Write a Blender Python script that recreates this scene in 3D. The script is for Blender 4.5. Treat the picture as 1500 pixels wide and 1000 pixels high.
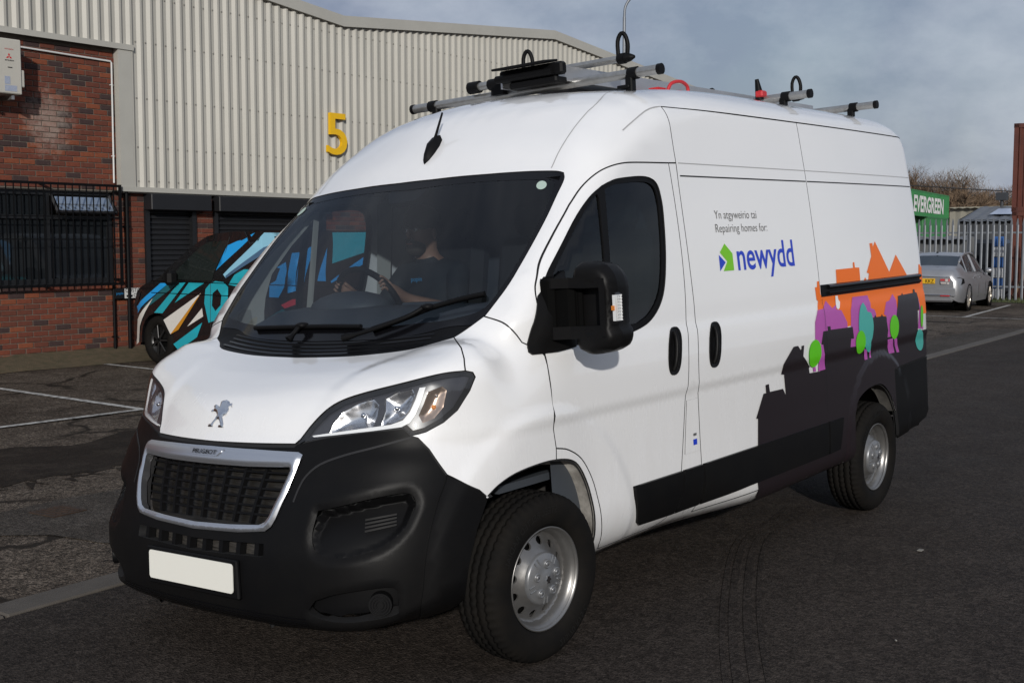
import bpy, math, random
import numpy as np
from mathutils import Vector
from mathutils.geometry import delaunay_2d_cdt
random.seed(7)
for o in list(bpy.data.objects): bpy.data.objects.remove(o)
SC = bpy.context.scene
COL = SC.collection
R = math.radians
PI = math.pi
# ------------------------------------------------------------------ camera
cd = bpy.data.cameras.new('camera'); cam = bpy.data.objects.new('camera', cd); COL.objects.link(cam)
cd.sensor_width = 36.0; cd.lens = 36.0 * 1746.735 / 1500.0; cd.clip_start = .05; cd.clip_end = 3000
_y, _p = R(218.366), R(-4.712)
_f = Vector((math.cos(_y) * math.cos(_p), math.sin(_y) * math.cos(_p), math.sin(_p)))
cam.location = (3.723, 3.766, 1.663); cam.rotation_euler = _f.to_track_quat('-Z', 'Y').to_euler()
SC.camera = cam
# ------------------------------------------------------------------ light
SUN_AZ, SUN_EL = 41.0, 18.0          # direction towards the sun: angle from +X towards +Y, elevation
sd = Vector((math.cos(R(SUN_AZ)) * math.cos(R(SUN_EL)), math.sin(R(SUN_AZ)) * math.cos(R(SUN_EL)), math.sin(R(SUN_EL))))
sl = bpy.data.lights.new('sun', 'SUN'); sl.energy = 2.7; sl.angle = R(1.2); sl.color = (1, .965, .915)
so = bpy.data.objects.new('sun', sl); COL.objects.link(so); so.rotation_euler = (-sd).to_track_quat('-Z', 'Y').to_euler(); so.location = (0, 0, 30)
wd = bpy.data.worlds.new('World'); SC.world = wd; wd.use_nodes = True
wn = wd.node_tree; wn.nodes.clear(); WL = wn.links.new
def wnode(t, **k):
    n = wn.nodes.new(t)
    for a, b in k.items(): setattr(n, a, b)
    return n
sky = wnode('ShaderNodeTexSky', sky_type='NISHITA', sun_disc=False, sun_elevation=R(SUN_EL), sun_rotation=R(90 - SUN_AZ), altitude=50, air_density=1.2, dust_density=1.5)
tc = wnode('ShaderNodeTexCoord')
mp = wnode('ShaderNodeMapping'); mp.inputs['Scale'].default_value = (1.0, 1.0, 1.7)
WL(tc.outputs['Generated'], mp.inputs['Vector'])
nz = wnode('ShaderNodeTexNoise'); nz.inputs['Scale'].default_value = 2.6; nz.inputs['Detail'].default_value = 9; nz.inputs['Roughness'].default_value = .55; nz.inputs['Distortion'].default_value = .35
WL(mp.outputs[0], nz.inputs['Vector'])
r1 = wnode('ShaderNodeValToRGB'); r1.color_ramp.elements[0].position = .36; r1.color_ramp.elements[1].position = .60
WL(nz.outputs['Fac'], r1.inputs['Fac'])
nz2 = wnode('ShaderNodeTexNoise'); nz2.inputs['Scale'].default_value = 3.4; nz2.inputs['Detail'].default_value = 8; nz2.inputs['Roughness'].default_value = .6
WL(mp.outputs[0], nz2.inputs['Vector'])
r2 = wnode('ShaderNodeValToRGB'); r2.color_ramp.elements[0].position = .38; r2.color_ramp.elements[1].position = .64
r2.color_ramp.elements[0].color = (2.45, 2.95, 4.1, 1); r2.color_ramp.elements[1].color = (5.3, 5.75, 6.7, 1)
WL(nz2.outputs['Fac'], r2.inputs['Fac'])
mx = wnode('ShaderNodeMixRGB'); WL(sky.outputs[0], mx.inputs[1]); WL(r2.outputs[0], mx.inputs[2])
ma = wnode('ShaderNodeMath', operation='MULTIPLY_ADD'); ma.inputs[1].default_value = .30; ma.inputs[2].default_value = .68
WL(r1.outputs[0], ma.inputs[0]); WL(ma.outputs[0], mx.inputs[0])
bg = wnode('ShaderNodeBackground'); bg.inputs['Strength'].default_value = .085; WL(mx.outputs[0], bg.inputs['Color'])
wo = wnode('ShaderNodeOutputWorld'); WL(bg.outputs[0], wo.inputs[0])
SC.view_settings.view_transform = 'Standard'; SC.view_settings.look = 'None'; SC.view_settings.exposure = 0.12; SC.view_settings.gamma = 1
SC.view_settings.use_curve_mapping = False
SC.cycles.use_denoising = True; SC.cycles.max_bounces = 8; SC.cycles.transparent_max_bounces = 16
try: SC.cycles.sample_clamp_indirect = 4
except Exception: pass

# ------------------------------------------------------------------ materials
def mat(name, col, rough=.5, metal=0., coat=0., spec=.5, noise=None, bump=None, emit=None, alpha=None, col2=None, coord='Object', scale3=None):
    """noise=(scale, amount 0..1 of mix towards col2), bump=(scale, strength)"""
    m = bpy.data.materials.new(name); m.use_nodes = True
    nt = m.node_tree; b = nt.nodes['Principled BSDF']; L = nt.links.new
    b.inputs['Base Color'].default_value = (*col, 1); b.inputs['Roughness'].default_value = rough; b.inputs['Metallic'].default_value = metal
    b.inputs['Coat Weight'].default_value = coat; b.inputs['Coat Roughness'].default_value = .03; b.inputs['Specular IOR Level'].default_value = spec
    if emit: b.inputs['Emission Color'].default_value = (*emit[0], 1); b.inputs['Emission Strength'].default_value = emit[1]
    if noise or bump:
        t = nt.nodes.new('ShaderNodeTexCoord'); src = t.outputs[coord]
        if coord == 'Position':
            pass
        if scale3:
            mpn = nt.nodes.new('ShaderNodeMapping'); mpn.inputs['Scale'].default_value = scale3; L(src, mpn.inputs['Vector']); src = mpn.outputs[0]
    if noise:
        n = nt.nodes.new('ShaderNodeTexNoise'); n.inputs['Scale'].default_value = noise[0]; n.inputs['Detail'].default_value = 8; n.inputs['Roughness'].default_value = .62
        L(src, n.inputs['Vector'])
        r = nt.nodes.new('ShaderNodeValToRGB'); lo = noise[2] if len(noise) > 2 else .35; hi = noise[3] if len(noise) > 3 else .65
        r.color_ramp.elements[0].position = lo; r.color_ramp.elements[1].position = hi
        L(n.outputs['Fac'], r.inputs['Fac'])
        mm = nt.nodes.new('ShaderNodeMath'); mm.operation = 'MULTIPLY'; mm.inputs[1].default_value = noise[1]; L(r.outputs[0], mm.inputs[0])
        x = nt.nodes.new('ShaderNodeMixRGB'); x.inputs[1].default_value = (*col, 1); c2 = col2 or tuple(c * .5 for c in col); x.inputs[2].default_value = (*c2, 1)
        L(mm.outputs[0], x.inputs[0]); L(x.outputs[0], b.inputs['Base Color'])
    if bump:
        n = nt.nodes.new('ShaderNodeTexNoise'); n.inputs['Scale'].default_value = bump[0]; n.inputs['Detail'].default_value = 6; L(src, n.inputs['Vector'])
        bp = nt.nodes.new('ShaderNodeBump'); bp.inputs['Strength'].default_value = bump[1]; bp.inputs['Distance'].default_value = bump[2] if len(bump) > 2 else .01
        L(n.outputs['Fac'], bp.inputs['Height']); L(bp.outputs[0], b.inputs['Normal'])
    return m
def glass(name, tint, refl=1.0, rough=0.0, haze=None):
    m = bpy.data.materials.new(name); m.use_nodes = True; nt = m.node_tree; nt.nodes.clear(); L = nt.links.new
    tr = nt.nodes.new('ShaderNodeBsdfTransparent'); tr.inputs[0].default_value = (*tint, 1)
    gl = nt.nodes.new('ShaderNodeBsdfGlossy'); gl.inputs['Roughness'].default_value = rough
    fr = nt.nodes.new('ShaderNodeFresnel'); ge = nt.nodes.new('ShaderNodeNewGeometry'); io = nt.nodes.new('ShaderNodeMapRange'); io.inputs[3].default_value = 1.5; io.inputs[4].default_value = 1 / 1.5; L(ge.outputs['Backfacing'], io.inputs[0]); L(io.outputs[0], fr.inputs['IOR'])
    mu = nt.nodes.new('ShaderNodeMath'); mu.operation = 'MULTIPLY'; mu.inputs[1].default_value = refl; L(fr.outputs[0], mu.inputs[0])
    mx = nt.nodes.new('ShaderNodeMixShader'); L(mu.outputs[0], mx.inputs[0]); L(tr.outputs[0], mx.inputs[1]); L(gl.outputs[0], mx.inputs[2])
    o = nt.nodes.new('ShaderNodeOutputMaterial'); L(mx.outputs[0], o.inputs[0])
    return m

# ------------------------------------------------------------------ mesh helpers
class MB:
    def __init__(s): s.v = []; s.f = []; s.mi = []; s.sm = []
    def add(s, V, Fc, mi=0, smooth=False):
        k = len(s.v); s.v += [tuple(map(float, p)) for p in V]
        for f in Fc: s.f.append(tuple(i + k for i in f)); s.mi.append(mi); s.sm.append(smooth)
        return s
    def box(s, c, d, mi=0, rz=0., rx=0., ry=0., bev=0.):
        x, y, z = d[0] / 2, d[1] / 2, d[2] / 2
        if bev > 0:
            b = min(bev, x * .9, y * .9, z * .9); V = []
            for sx in (-1, 1):
                for sy in (-1, 1):
                    for sz in (-1, 1):
                        V += [(sx * x, sy * (y - b), sz * (z - b)), (sx * (x - b), sy * y, sz * (z - b)), (sx * (x - b), sy * (y - b), sz * z)]
            Fc = _BEVF
        else:
            V = [(-x, -y, -z), (x, -y, -z), (x, y, -z), (-x, y, -z), (-x, -y, z), (x, -y, z), (x, y, z), (-x, y, z)]
            Fc = [(3, 2, 1, 0), (4, 5, 6, 7), (0, 1, 5, 4), (1, 2, 6, 5), (2, 3, 7, 6), (3, 0, 4, 7)]
        V = np.array(V)
        for ax, a in ((0, rx), (1, ry), (2, rz)):
            if a:
                c_, s_ = math.cos(a), math.sin(a); i, j = [(1, 2), (2, 0), (0, 1)][ax]
                p, q = V[:, i].copy(), V[:, j].copy(); V[:, i] = c_ * p - s_ * q; V[:, j] = s_ * p + c_ * q
        return s.add(V + np.array(c), Fc, mi)
    def tube(s, pts, r, n=8, mi=0, caps=True, smooth=True, closed=False):
        P = np.array(pts, float); N = len(P); rr = np.full(N, r) if np.isscalar(r) else np.array(r)
        V = []; up = None
        for i in range(N):
            if closed: t = P[(i + 1) % N] - P[i - 1]
            else: t = P[min(i + 1, N - 1)] - P[max(i - 1, 0)]
            t = t / (np.linalg.norm(t) + 1e-12)
            if up is None:
                a = np.array([0, 0, 1.]) if abs(t[2]) < .9 else np.array([1., 0, 0])
            else: a = up
            u = np.cross(t, a); u /= np.linalg.norm(u) + 1e-12; w = np.cross(u, t); up = w
            for k in range(n):
                g = 2 * PI * k / n; V.append(P[i] + rr[i] * (math.cos(g) * u + math.sin(g) * w))
        Fc = []
        M = N if closed else N - 1
        for i in range(M):
            j = (i + 1) % N
            for k in range(n): Fc.append((i * n + k, i * n + (k + 1) % n, j * n + (k + 1) % n, j * n + k))
        s.add(V, Fc, mi, smooth)
        if caps and not closed:
            s.add(V[:n], [tuple(range(n))[::-1]][:1], mi); s.add(V[-n:], [tuple(range(n))], mi)
        return s
    def cyl(s, a, b, r, n=16, mi=0, r2=None): return s.tube([a, b], [r, r if r2 is None else r2], n, mi)
    def prism(s, poly, fn, t0, t1, mi=0, mi_side=None):
        """poly: 2D outline; fn(u,v,t)->xyz; extruded between t0 and t1, t1 is the front"""
        n = len(poly); mi_side = mi if mi_side is None else mi_side
        A = [fn(u, v, t0) for u, v in poly]; Bq = [fn(u, v, t1) for u, v in poly]
        v2, tris = tri2d(poly)
        s.add(Bq, tris, mi); s.add(A, [t[::-1] for t in tris], mi)
        s.add(A + Bq, [(i, (i + 1) % n, n + (i + 1) % n, n + i) for i in range(n)], mi_side)
        return s
    def lathe(s, prof, org=(0, 0, 0), ax='y', n=32, mi=0, smooth=True, sgn=1, mod=None):
        """prof: list of (radius, height along axis)"""
        V = []; m = len(prof)
        for k in range(n):
            a = 2 * PI * k / n
            for j, (r, h) in enumerate(prof):
                rr = r * (mod(k, j) if mod else 1.)
                c_, s_ = rr * math.cos(a), rr * math.sin(a); h2 = h * sgn
                p = (c_, h2, s_) if ax == 'y' else ((h2, c_, s_) if ax == 'x' else (c_, s_, h2))
                V.append((p[0] + org[0], p[1] + org[1], p[2] + org[2]))
        Fc = []
        for k in range(n):
            k2 = (k + 1) % n
            for j in range(m - 1):
                q = (k * m + j, k2 * m + j, k2 * m + j + 1, k * m + j + 1)
                Fc.append(q)
        return s.add(V, Fc, mi, smooth)
    def sphere(s, c, r, nu=12, nv=8, mi=0):
        r = np.array([r] * 3 if np.isscalar(r) else r); V = []; Fc = []
        for i in range(nv + 1):
            t = PI * i / nv
            for k in range(nu):
                a = 2 * PI * k / nu; V.append((c[0] + r[0] * math.sin(t) * math.cos(a), c[1] + r[1] * math.sin(t) * math.sin(a), c[2] + r[2] * math.cos(t)))
        for i in range(nv):
            for k in range(nu): Fc.append((i * nu + k, (i + 1) * nu + k, (i + 1) * nu + (k + 1) % nu, i * nu + (k + 1) % nu))
        return s.add(V, Fc, mi, True)
    def build(s, name, mats, parent=None, T=None, normals=None):
        me = bpy.data.meshes.new(name); V = s.v
        if normals is None:
            used = sorted({i for f in s.f for i in f})
            if len(used) < len(V): mp_ = {i: k for k, i in enumerate(used)}; V = [V[i] for i in used]; s.f = [tuple(mp_[i] for i in f) for f in s.f]
        if T is not None: V = T(np.array(V, float)).tolist()
        me.from_pydata(V, [], s.f)
        if not isinstance(mats, (list, tuple)): mats = [mats]
        for m in mats: me.materials.append(m)
        me.polygons.foreach_set('material_index', s.mi); me.polygons.foreach_set('use_smooth', s.sm)
        me.update()
        if normals is not None: me.normals_split_custom_set_from_vertices(normals)
        o = bpy.data.objects.new(name, me); COL.objects.link(o)
        if parent is not None: o.parent = parent; o.matrix_parent_inverse = parent.matrix_world.inverted()
        return o
def _bevf():
    Fc = []
    idx = lambda sx, sy, sz, k: (((sx > 0) * 4 + (sy > 0) * 2 + (sz > 0)) * 3 + k)
    for s in (-1, 1):
        for k, (f) in enumerate([lambda a, b: (s, a, b), lambda a, b: (a, s, b), lambda a, b: (a, b, s)]):
            Fc.append(tuple(idx(*f(a, b), k) for a, b in ((-1, -1), (1, -1), (1, 1), (-1, 1))))
    for a in (-1, 1):
        for b in (-1, 1):
            Fc.append((idx(a, b, -1, 0), idx(a, b, 1, 0), idx(a, b, 1, 1), idx(a, b, -1, 1)))
            Fc.append((idx(a, -1, b, 0), idx(a, 1, b, 0), idx(a, 1, b, 2), idx(a, -1, b, 2)))
            Fc.append((idx(-1, a, b, 1), idx(1, a, b, 1), idx(1, a, b, 2), idx(-1, a, b, 2)))
    for a in (-1, 1):
        for b in (-1, 1):
            for c in (-1, 1): Fc.append((idx(a, b, c, 0), idx(a, b, c, 1), idx(a, b, c, 2)))
    return Fc
_BEVF = _bevf()
def empty(name, loc=(0, 0, 0), label=None, cat=None, group=None, rz=0.):
    o = bpy.data.objects.new(name, None); COL.objects.link(o); o.location = loc; o.rotation_euler = (0, 0, rz); o.empty_display_size = .2
    bpy.context.view_layer.update()
    return tag(o, label, cat, group)
def tag(o, label=None, cat=None, group=None, kind=None):
    if label: o['label'] = label
    if cat: o['category'] = cat
    if group: o['group'] = group
    if kind: o['kind'] = kind
    return o
# ------------------------------------------------------------------ 2D polygons
def inpoly(P, poly):
    x, y = P[:, 0], P[:, 1]; ins = np.zeros(len(P), bool); A = poly; Bq = np.roll(poly, -1, 0)
    for a, b in zip(A, Bq):
        if a[1] == b[1]: continue
        c = (a[1] > y) != (b[1] > y); ins ^= c & (x < (b[0] - a[0]) * (y - a[1]) / (b[1] - a[1]) + a[0])
    return ins
def edist(P, poly):
    d = np.full(len(P), 9e9)
    for a, b in zip(poly, np.roll(poly, -1, 0)):
        e = b - a; L = e @ e
        if L < 1e-14: continue
        t = np.clip(((P - a) @ e) / L, 0, 1); q = P - a - t[:, None] * e; d = np.minimum(d, (q * q).sum(1))
    return np.sqrt(d)
def area2(p): q = np.roll(p, -1, 0); return .5 * np.sum(p[:, 0] * q[:, 1] - q[:, 0] * p[:, 1])
def ccw(p): p = np.array(p, float); return p if area2(p) > 0 else p[::-1].copy()
def resample(p, h):
    out = []
    for a, b in zip(p, np.roll(p, -1, 0)):
        n = max(1, int(math.ceil(np.linalg.norm(b - a) / h)))
        for k in range(n): out.append(a + (b - a) * k / n)
    return np.array(out)
def offset(p, d):
    """p counter-clockwise; d > 0 grows the outline"""
    e = np.roll(p, -1, 0) - p; L = np.linalg.norm(e, axis=1, keepdims=True); n = np.stack([e[:, 1], -e[:, 0]], 1) / np.maximum(L, 1e-12)
    m = n + np.roll(n, 1, 0); s = (m * m).sum(1, keepdims=True); m = 2 * m / np.maximum(s, .8)
    return p + d * m
def cr(pts, n=4):
    """smooth an open polyline (2D or 3D)"""
    P = [np.array(p, float) for p in pts]; P = [2 * P[0] - P[1]] + P + [2 * P[-1] - P[-2]]; out = []
    for i in range(1, len(P) - 2):
        a, b, c, d = P[i - 1:i + 3]
        for k in range(n):
            t = k / n; out.append(.5 * ((2 * b) + (-a + c) * t + (2 * a - 5 * b + 4 * c - d) * t * t + (-a + 3 * b - 3 * c + d) * t ** 3))
    out.append(P[-2]); return out
def dedupe(p, eps=1e-5):
    out = [p[0]]
    for q in p[1:]:
        if np.linalg.norm(np.array(q) - np.array(out[-1])) > eps: out.append(q)
    if np.linalg.norm(np.array(out[0]) - np.array(out[-1])) < eps: out.pop()
    return np.array(out, float)
def cdt(outer, holes=(), res=None):
    loops = [np.array(outer)] + [np.array(h) for h in holes]
    V = np.concatenate(loops); E = []; k = 0
    for l in loops:
        E += [(k + i, k + (i + 1) % len(l)) for i in range(len(l))]; k += len(l)
    if res:
        rx, ry = res if isinstance(res, tuple) else (res, res)
        lo, hi = loops[0].min(0), loops[0].max(0)
        gx = np.arange(lo[0] + rx / 2, hi[0], rx); gy = np.arange(lo[1] + ry / 2, hi[1], ry)
        G = np.array([(x + (rx / 2 if j % 2 else 0), y) for j, y in enumerate(gy) for x in gx])
        if len(G):
            m = inpoly(G, loops[0])
            for h in loops[1:]: m &= ~inpoly(G, h)
            G = G[m]
            for l in loops:
                if len(G): G = G[edist(G, l) > min(rx, ry) * .45]
            if len(G): V = np.concatenate([V, G])
    vv, ee, ff, *_ = delaunay_2d_cdt([Vector(p) for p in V], E, [], 0, 1e-7)
    v2 = np.array([(p.x, p.y) for p in vv]); T = np.array([f for f in ff if len(f) == 3])
    c = v2[T].mean(1); m = inpoly(c, loops[0])
    for h in loops[1:]: m &= ~inpoly(c, h)
    T = T[m]
    a = v2[T]; cr_ = (a[:, 1, 0] - a[:, 0, 0]) * (a[:, 2, 1] - a[:, 0, 1]) - (a[:, 1, 1] - a[:, 0, 1]) * (a[:, 2, 0] - a[:, 0, 0])
    T[cr_ < 0] = T[cr_ < 0][:, ::-1]
    return v2, T
def tri2d(poly):
    p = np.array(poly, float); flip = area2(p) < 0
    v2, T = cdt(p)
    # map back onto the input order (the CDT may reorder nothing, but may merge)
    idx = [int(np.argmin(((p - q) ** 2).sum(1))) for q in v2]
    return v2, [tuple(idx[i] for i in t) for t in T]
def text_mesh(body, size=1., extrude=0., offset_=0., bold=False, align='LEFT'):
    c = bpy.data.curves.new('t', 'FONT'); c.body = body; c.size = size; c.offset = offset_; c.extrude = extrude; c.align_x = align; c.resolution_u = 4
    o = bpy.data.objects.new('t', c); COL.objects.link(o); dg = bpy.context.evaluated_depsgraph_get()
    me = bpy.data.meshes.new_from_object(o.evaluated_get(dg)); V = np.array([v.co[:] for v in me.vertices]); Fc = [tuple(p.vertices) for p in me.polygons]
    bpy.data.objects.remove(o); bpy.data.curves.remove(c); bpy.data.meshes.remove(me)
    return V, Fc
def text_on(mb, body, fn, w, h=None, mi=0, offset_=0., capref=None):
    """flat lettering mapped by fn(u,v) with total width w; h scales the height of the mesh bounds"""
    V, Fc = text_mesh(body, 1., 0., offset_); lo, hi = V.min(0), V.max(0); sx = w / (hi[0] - lo[0]); sy = sx if h is None else h / (hi[1] - lo[1])
    P = [fn((p[0] - lo[0]) * sx, p[1] * sy) for p in V]
    mb.add(P, Fc, mi)
# ------------------------------------------------------------------ the van's skin as one implicit surface
# x forward from the front axle, y to the van's left, z up; F < 0 inside
def ss(a,b,x):
    t=np.clip((x-a)/(b-a),0,1); return t*t*(3-2*t)
def spl(xs,ys):
    # monotone-ish Catmull-Rom sampled table
    xs=np.array(xs,float);ys=np.array(ys,float)
    h=np.diff(xs);d=np.diff(ys)/h;m=np.zeros(len(xs));w1=2*h[1:]+h[:-1];w2=h[1:]+2*h[:-1];ok=d[:-1]*d[1:]>0
    m[1:-1]=np.where(ok,(w1+w2)/np.where(ok,w1/np.where(ok,d[:-1],1)+w2/np.where(ok,d[1:],1),1),0);m[0],m[-1]=d[0],d[-1]
    def f(x):
        x=np.clip(x,xs[0],xs[-1]); i=np.clip(np.searchsorted(xs,x)-1,0,len(xs)-2)
        h=xs[i+1]-xs[i]; t=(x-xs[i])/h
        return ((2*t**3-3*t**2+1)*ys[i]+(t**3-2*t**2+t)*h*m[i]+(-2*t**3+3*t**2)*ys[i+1]+(t**3-t**2)*h*m[i+1])
    return f
# centre-line profile of the van, x forward from the front axle, z up
PROF=np.array([(.80,.235),(.87,.24),(.91,.262),(.935,.30),(.945,.40),(.94,.50),(.925,.58),(.90,.68),(.87,.78),(.845,.85),(.825,.885),(.805,.915),
 (.785,.945),(.76,.99),(.725,1.035),(.66,1.085),(.55,1.13),(.44,1.165),(.33,1.20),(.27,1.235),(.20,1.30),(0,1.50),(-.21,1.715),(-.43,1.94),(-.53,2.05),(-.65,2.16),(-.80,2.275),
 (-1.0,2.355),(-1.25,2.38),(-1.6,2.41),(-2.2,2.425),(-3.,2.42),(-3.8,2.42),(-4.24,2.415),(-4.395,2.38),(-4.45,2.30),(-4.47,2.0),(-4.475,1.3),(-4.47,.45),(-4.40,.28),(-3.,.25),(0,.22)])
def _dense(P,n=4):
    Q=[]
    N=len(P)
    for i in range(N):
        a,b,c,d=P[i-1],P[i],P[(i+1)%N],P[(i+2)%N]
        for k in range(n):
            t=k/n
            Q.append(.5*((2*b)+(-a+c)*t+(2*a-5*b+4*c-d)*t*t+(-a+3*b-3*c+d)*t**3))
    return np.array(Q)
PD=_dense(PROF,3)
def sdf2(x,z):
    d=np.full(x.shape,9e9); ins=np.zeros(x.shape,bool)
    A=PD;Bq=np.roll(PD,-1,0)
    for a,b in zip(A,Bq):
        e=b-a; L=e@e
        if L<1e-12: continue
        px,pz=x-a[0],z-a[1]
        t=np.clip((px*e[0]+pz*e[1])/L,0,1)
        d=np.minimum(d,(px-t*e[0])**2+(pz-t*e[1])**2)
        c=(a[1]>z)!=(b[1]>z)
        if e[1]!=0: ins^=c&(x<e[0]*(z-a[1])/e[1]+a[0])
    d=np.sqrt(d); return np.where(ins,-d,d)
W0=spl([.15,.26,.34,.5,.7,.88,.932,1.0,1.12,1.174,1.222,1.3,1.5,1.7,1.9,2.1,2.25,2.6],
       [.955,.99,1.008,1.014,1.012,1.012,1.022,1.022,1.018,1.014,1.003,1.000,.985,.965,.942,.915,.892,.78])
def Wid(x,z):
    w=W0(z)
    r=np.hypot(x,z-.335); f=ss(.655,.595,r)
    r2=np.hypot(x+3.45,z-.335)
    w=w+.014*f*(.35+.65*ss(-.35,-.05,x))+.011*ss(.545,.51,r2)
    # plan taper at the nose and towards the tail
    w=w-.05*np.clip((x-.0)/.7,0,2)**2*ss(.0,.3,x)-.035*np.clip((-2.8-x)/1.6,0,1.2)**2
    # cab narrows with the screen
    w=w-.03*ss(-.9,.2,x)*ss(1.5,2.0,z)
    return w
CA=spl([.2,.5,.7,.8,.95,1.2,1.5,1.95,2.3,2.6],[.12,.11,.13,.20,.26,.20,.09,.135,.20,.2])
CB=spl([.2,.5,.7,.8,.95,1.2,1.5,1.95,2.3,2.6],[.14,.14,.14,.10,.07,.04,.02,.02,.1,.1])
KR=spl([.2,.5,.8,1.0,1.2,1.35,1.6,1.95,2.2,2.6],[.30,.30,.30,.26,.20,.09,.09,.18,.22,.24])
YC=spl([.158,.212,.315,.402,.528,.60,.66,.76,.9],[.718,.667,.614,.548,.485,.472,.469,.429,.40])
def F(P):
    x,y,z=P[...,0],np.abs(P[...,1]),P[...,2]
    fr=ss(-2.,-1.,x)
    yy=np.minimum(y,1.1)
    cx=(CA(z)*yy**2+CB(z)*yy**4)*fr-.05*yy**2*(1-ss(-4.3,-3.5,x))
    roof=ss(-.5,-1.1,x)
    cz=.075*yy**2*roof*ss(1.9,2.3,z) - .06*(yy/.8)**2*ss(.95,1.2,z)*ss(.8,.5,x)*ss(.1,.3,x)
    fp=sdf2(x+cx,z+cz)-.006*ss(YC(x)-.03,YC(x)+.06,y)*ss(.16,.45,x)*ss(.88,.94,z)*ss(1.32,1.25,z)
    fp=fp-.030*np.exp(-((x+cx-.25)/.15)**2)*ss(.58,.82,y)*ss(.9,1.05,z)*ss(1.65,1.5,z)
    fs=(y-Wid(x,z))
    k=KR(z)*fr+(1-fr)*(.07+.13*ss(2.15,2.35,z))
    h=np.clip(k-np.abs(fs-fp),0,None)
    return np.maximum(fs,fp)+h*h/(4*k)

def root(O,D,t0,t1):
    lo=np.full(len(O),float(t0));hi=np.full(len(O),float(t1))
    for _ in range(20):
        mid=(lo+hi)/2; c=F(O+D*mid[:,None])>0
        hi=np.where(c,mid,hi);lo=np.where(c,lo,mid)
    return O+D*((lo+hi)/2)[:,None]
def grad(P,h=1.5e-3):
    g=np.stack([F(P+np.array(e)*h)-F(P-np.array(e)*h) for e in ((1,0,0),(0,1,0),(0,0,1))],1)
    return g/np.maximum(np.linalg.norm(g,axis=1,keepdims=True),1e-9)
OF=np.array([-1.0,0,.85])
def ch_side(p,s=1):
    n=len(p);return root(np.stack([p[:,0],np.zeros(n),p[:,1]],1),np.tile([0,1.*s,0],(n,1)),.2,1.3)
def ch_front(p,s=1):
    a,e=p[:,0]/1.7,p[:,1]/1.7;return root(np.tile(OF,(len(p),1)),np.stack([np.cos(e)*np.cos(a),np.cos(e)*np.sin(a),np.sin(e)],1),.3,3.)
def ch_ring(p,s=1):
    f=p[:,1]/1.2;return root(np.stack([p[:,0],np.zeros(len(p)),np.full(len(p),1.)],1),np.stack([0*f,np.sin(f),np.cos(f)],1),.1,2.2)
def ch_back(p,s=1):
    n=len(p);return root(np.stack([np.full(n,-3.),p[:,0],p[:,1]],1),np.tile([-1.,0,0],(n,1)),.5,2.)
def to_front(P): 
    P=np.array(P,float)-OF;return np.stack([np.arctan2(P[:,1],P[:,0])*1.7,np.arctan2(P[:,2],np.hypot(P[:,0],P[:,1]))*1.7],1)
def to_ring(P):
    P=np.array(P,float);return np.stack([P[:,0],np.arctan2(P[:,1],P[:,2]-1.)*1.2],1)
CH=dict(side=(ch_side,None),front=(ch_front,to_front),ring=(ch_ring,to_ring),back=(ch_back,None))
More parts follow.
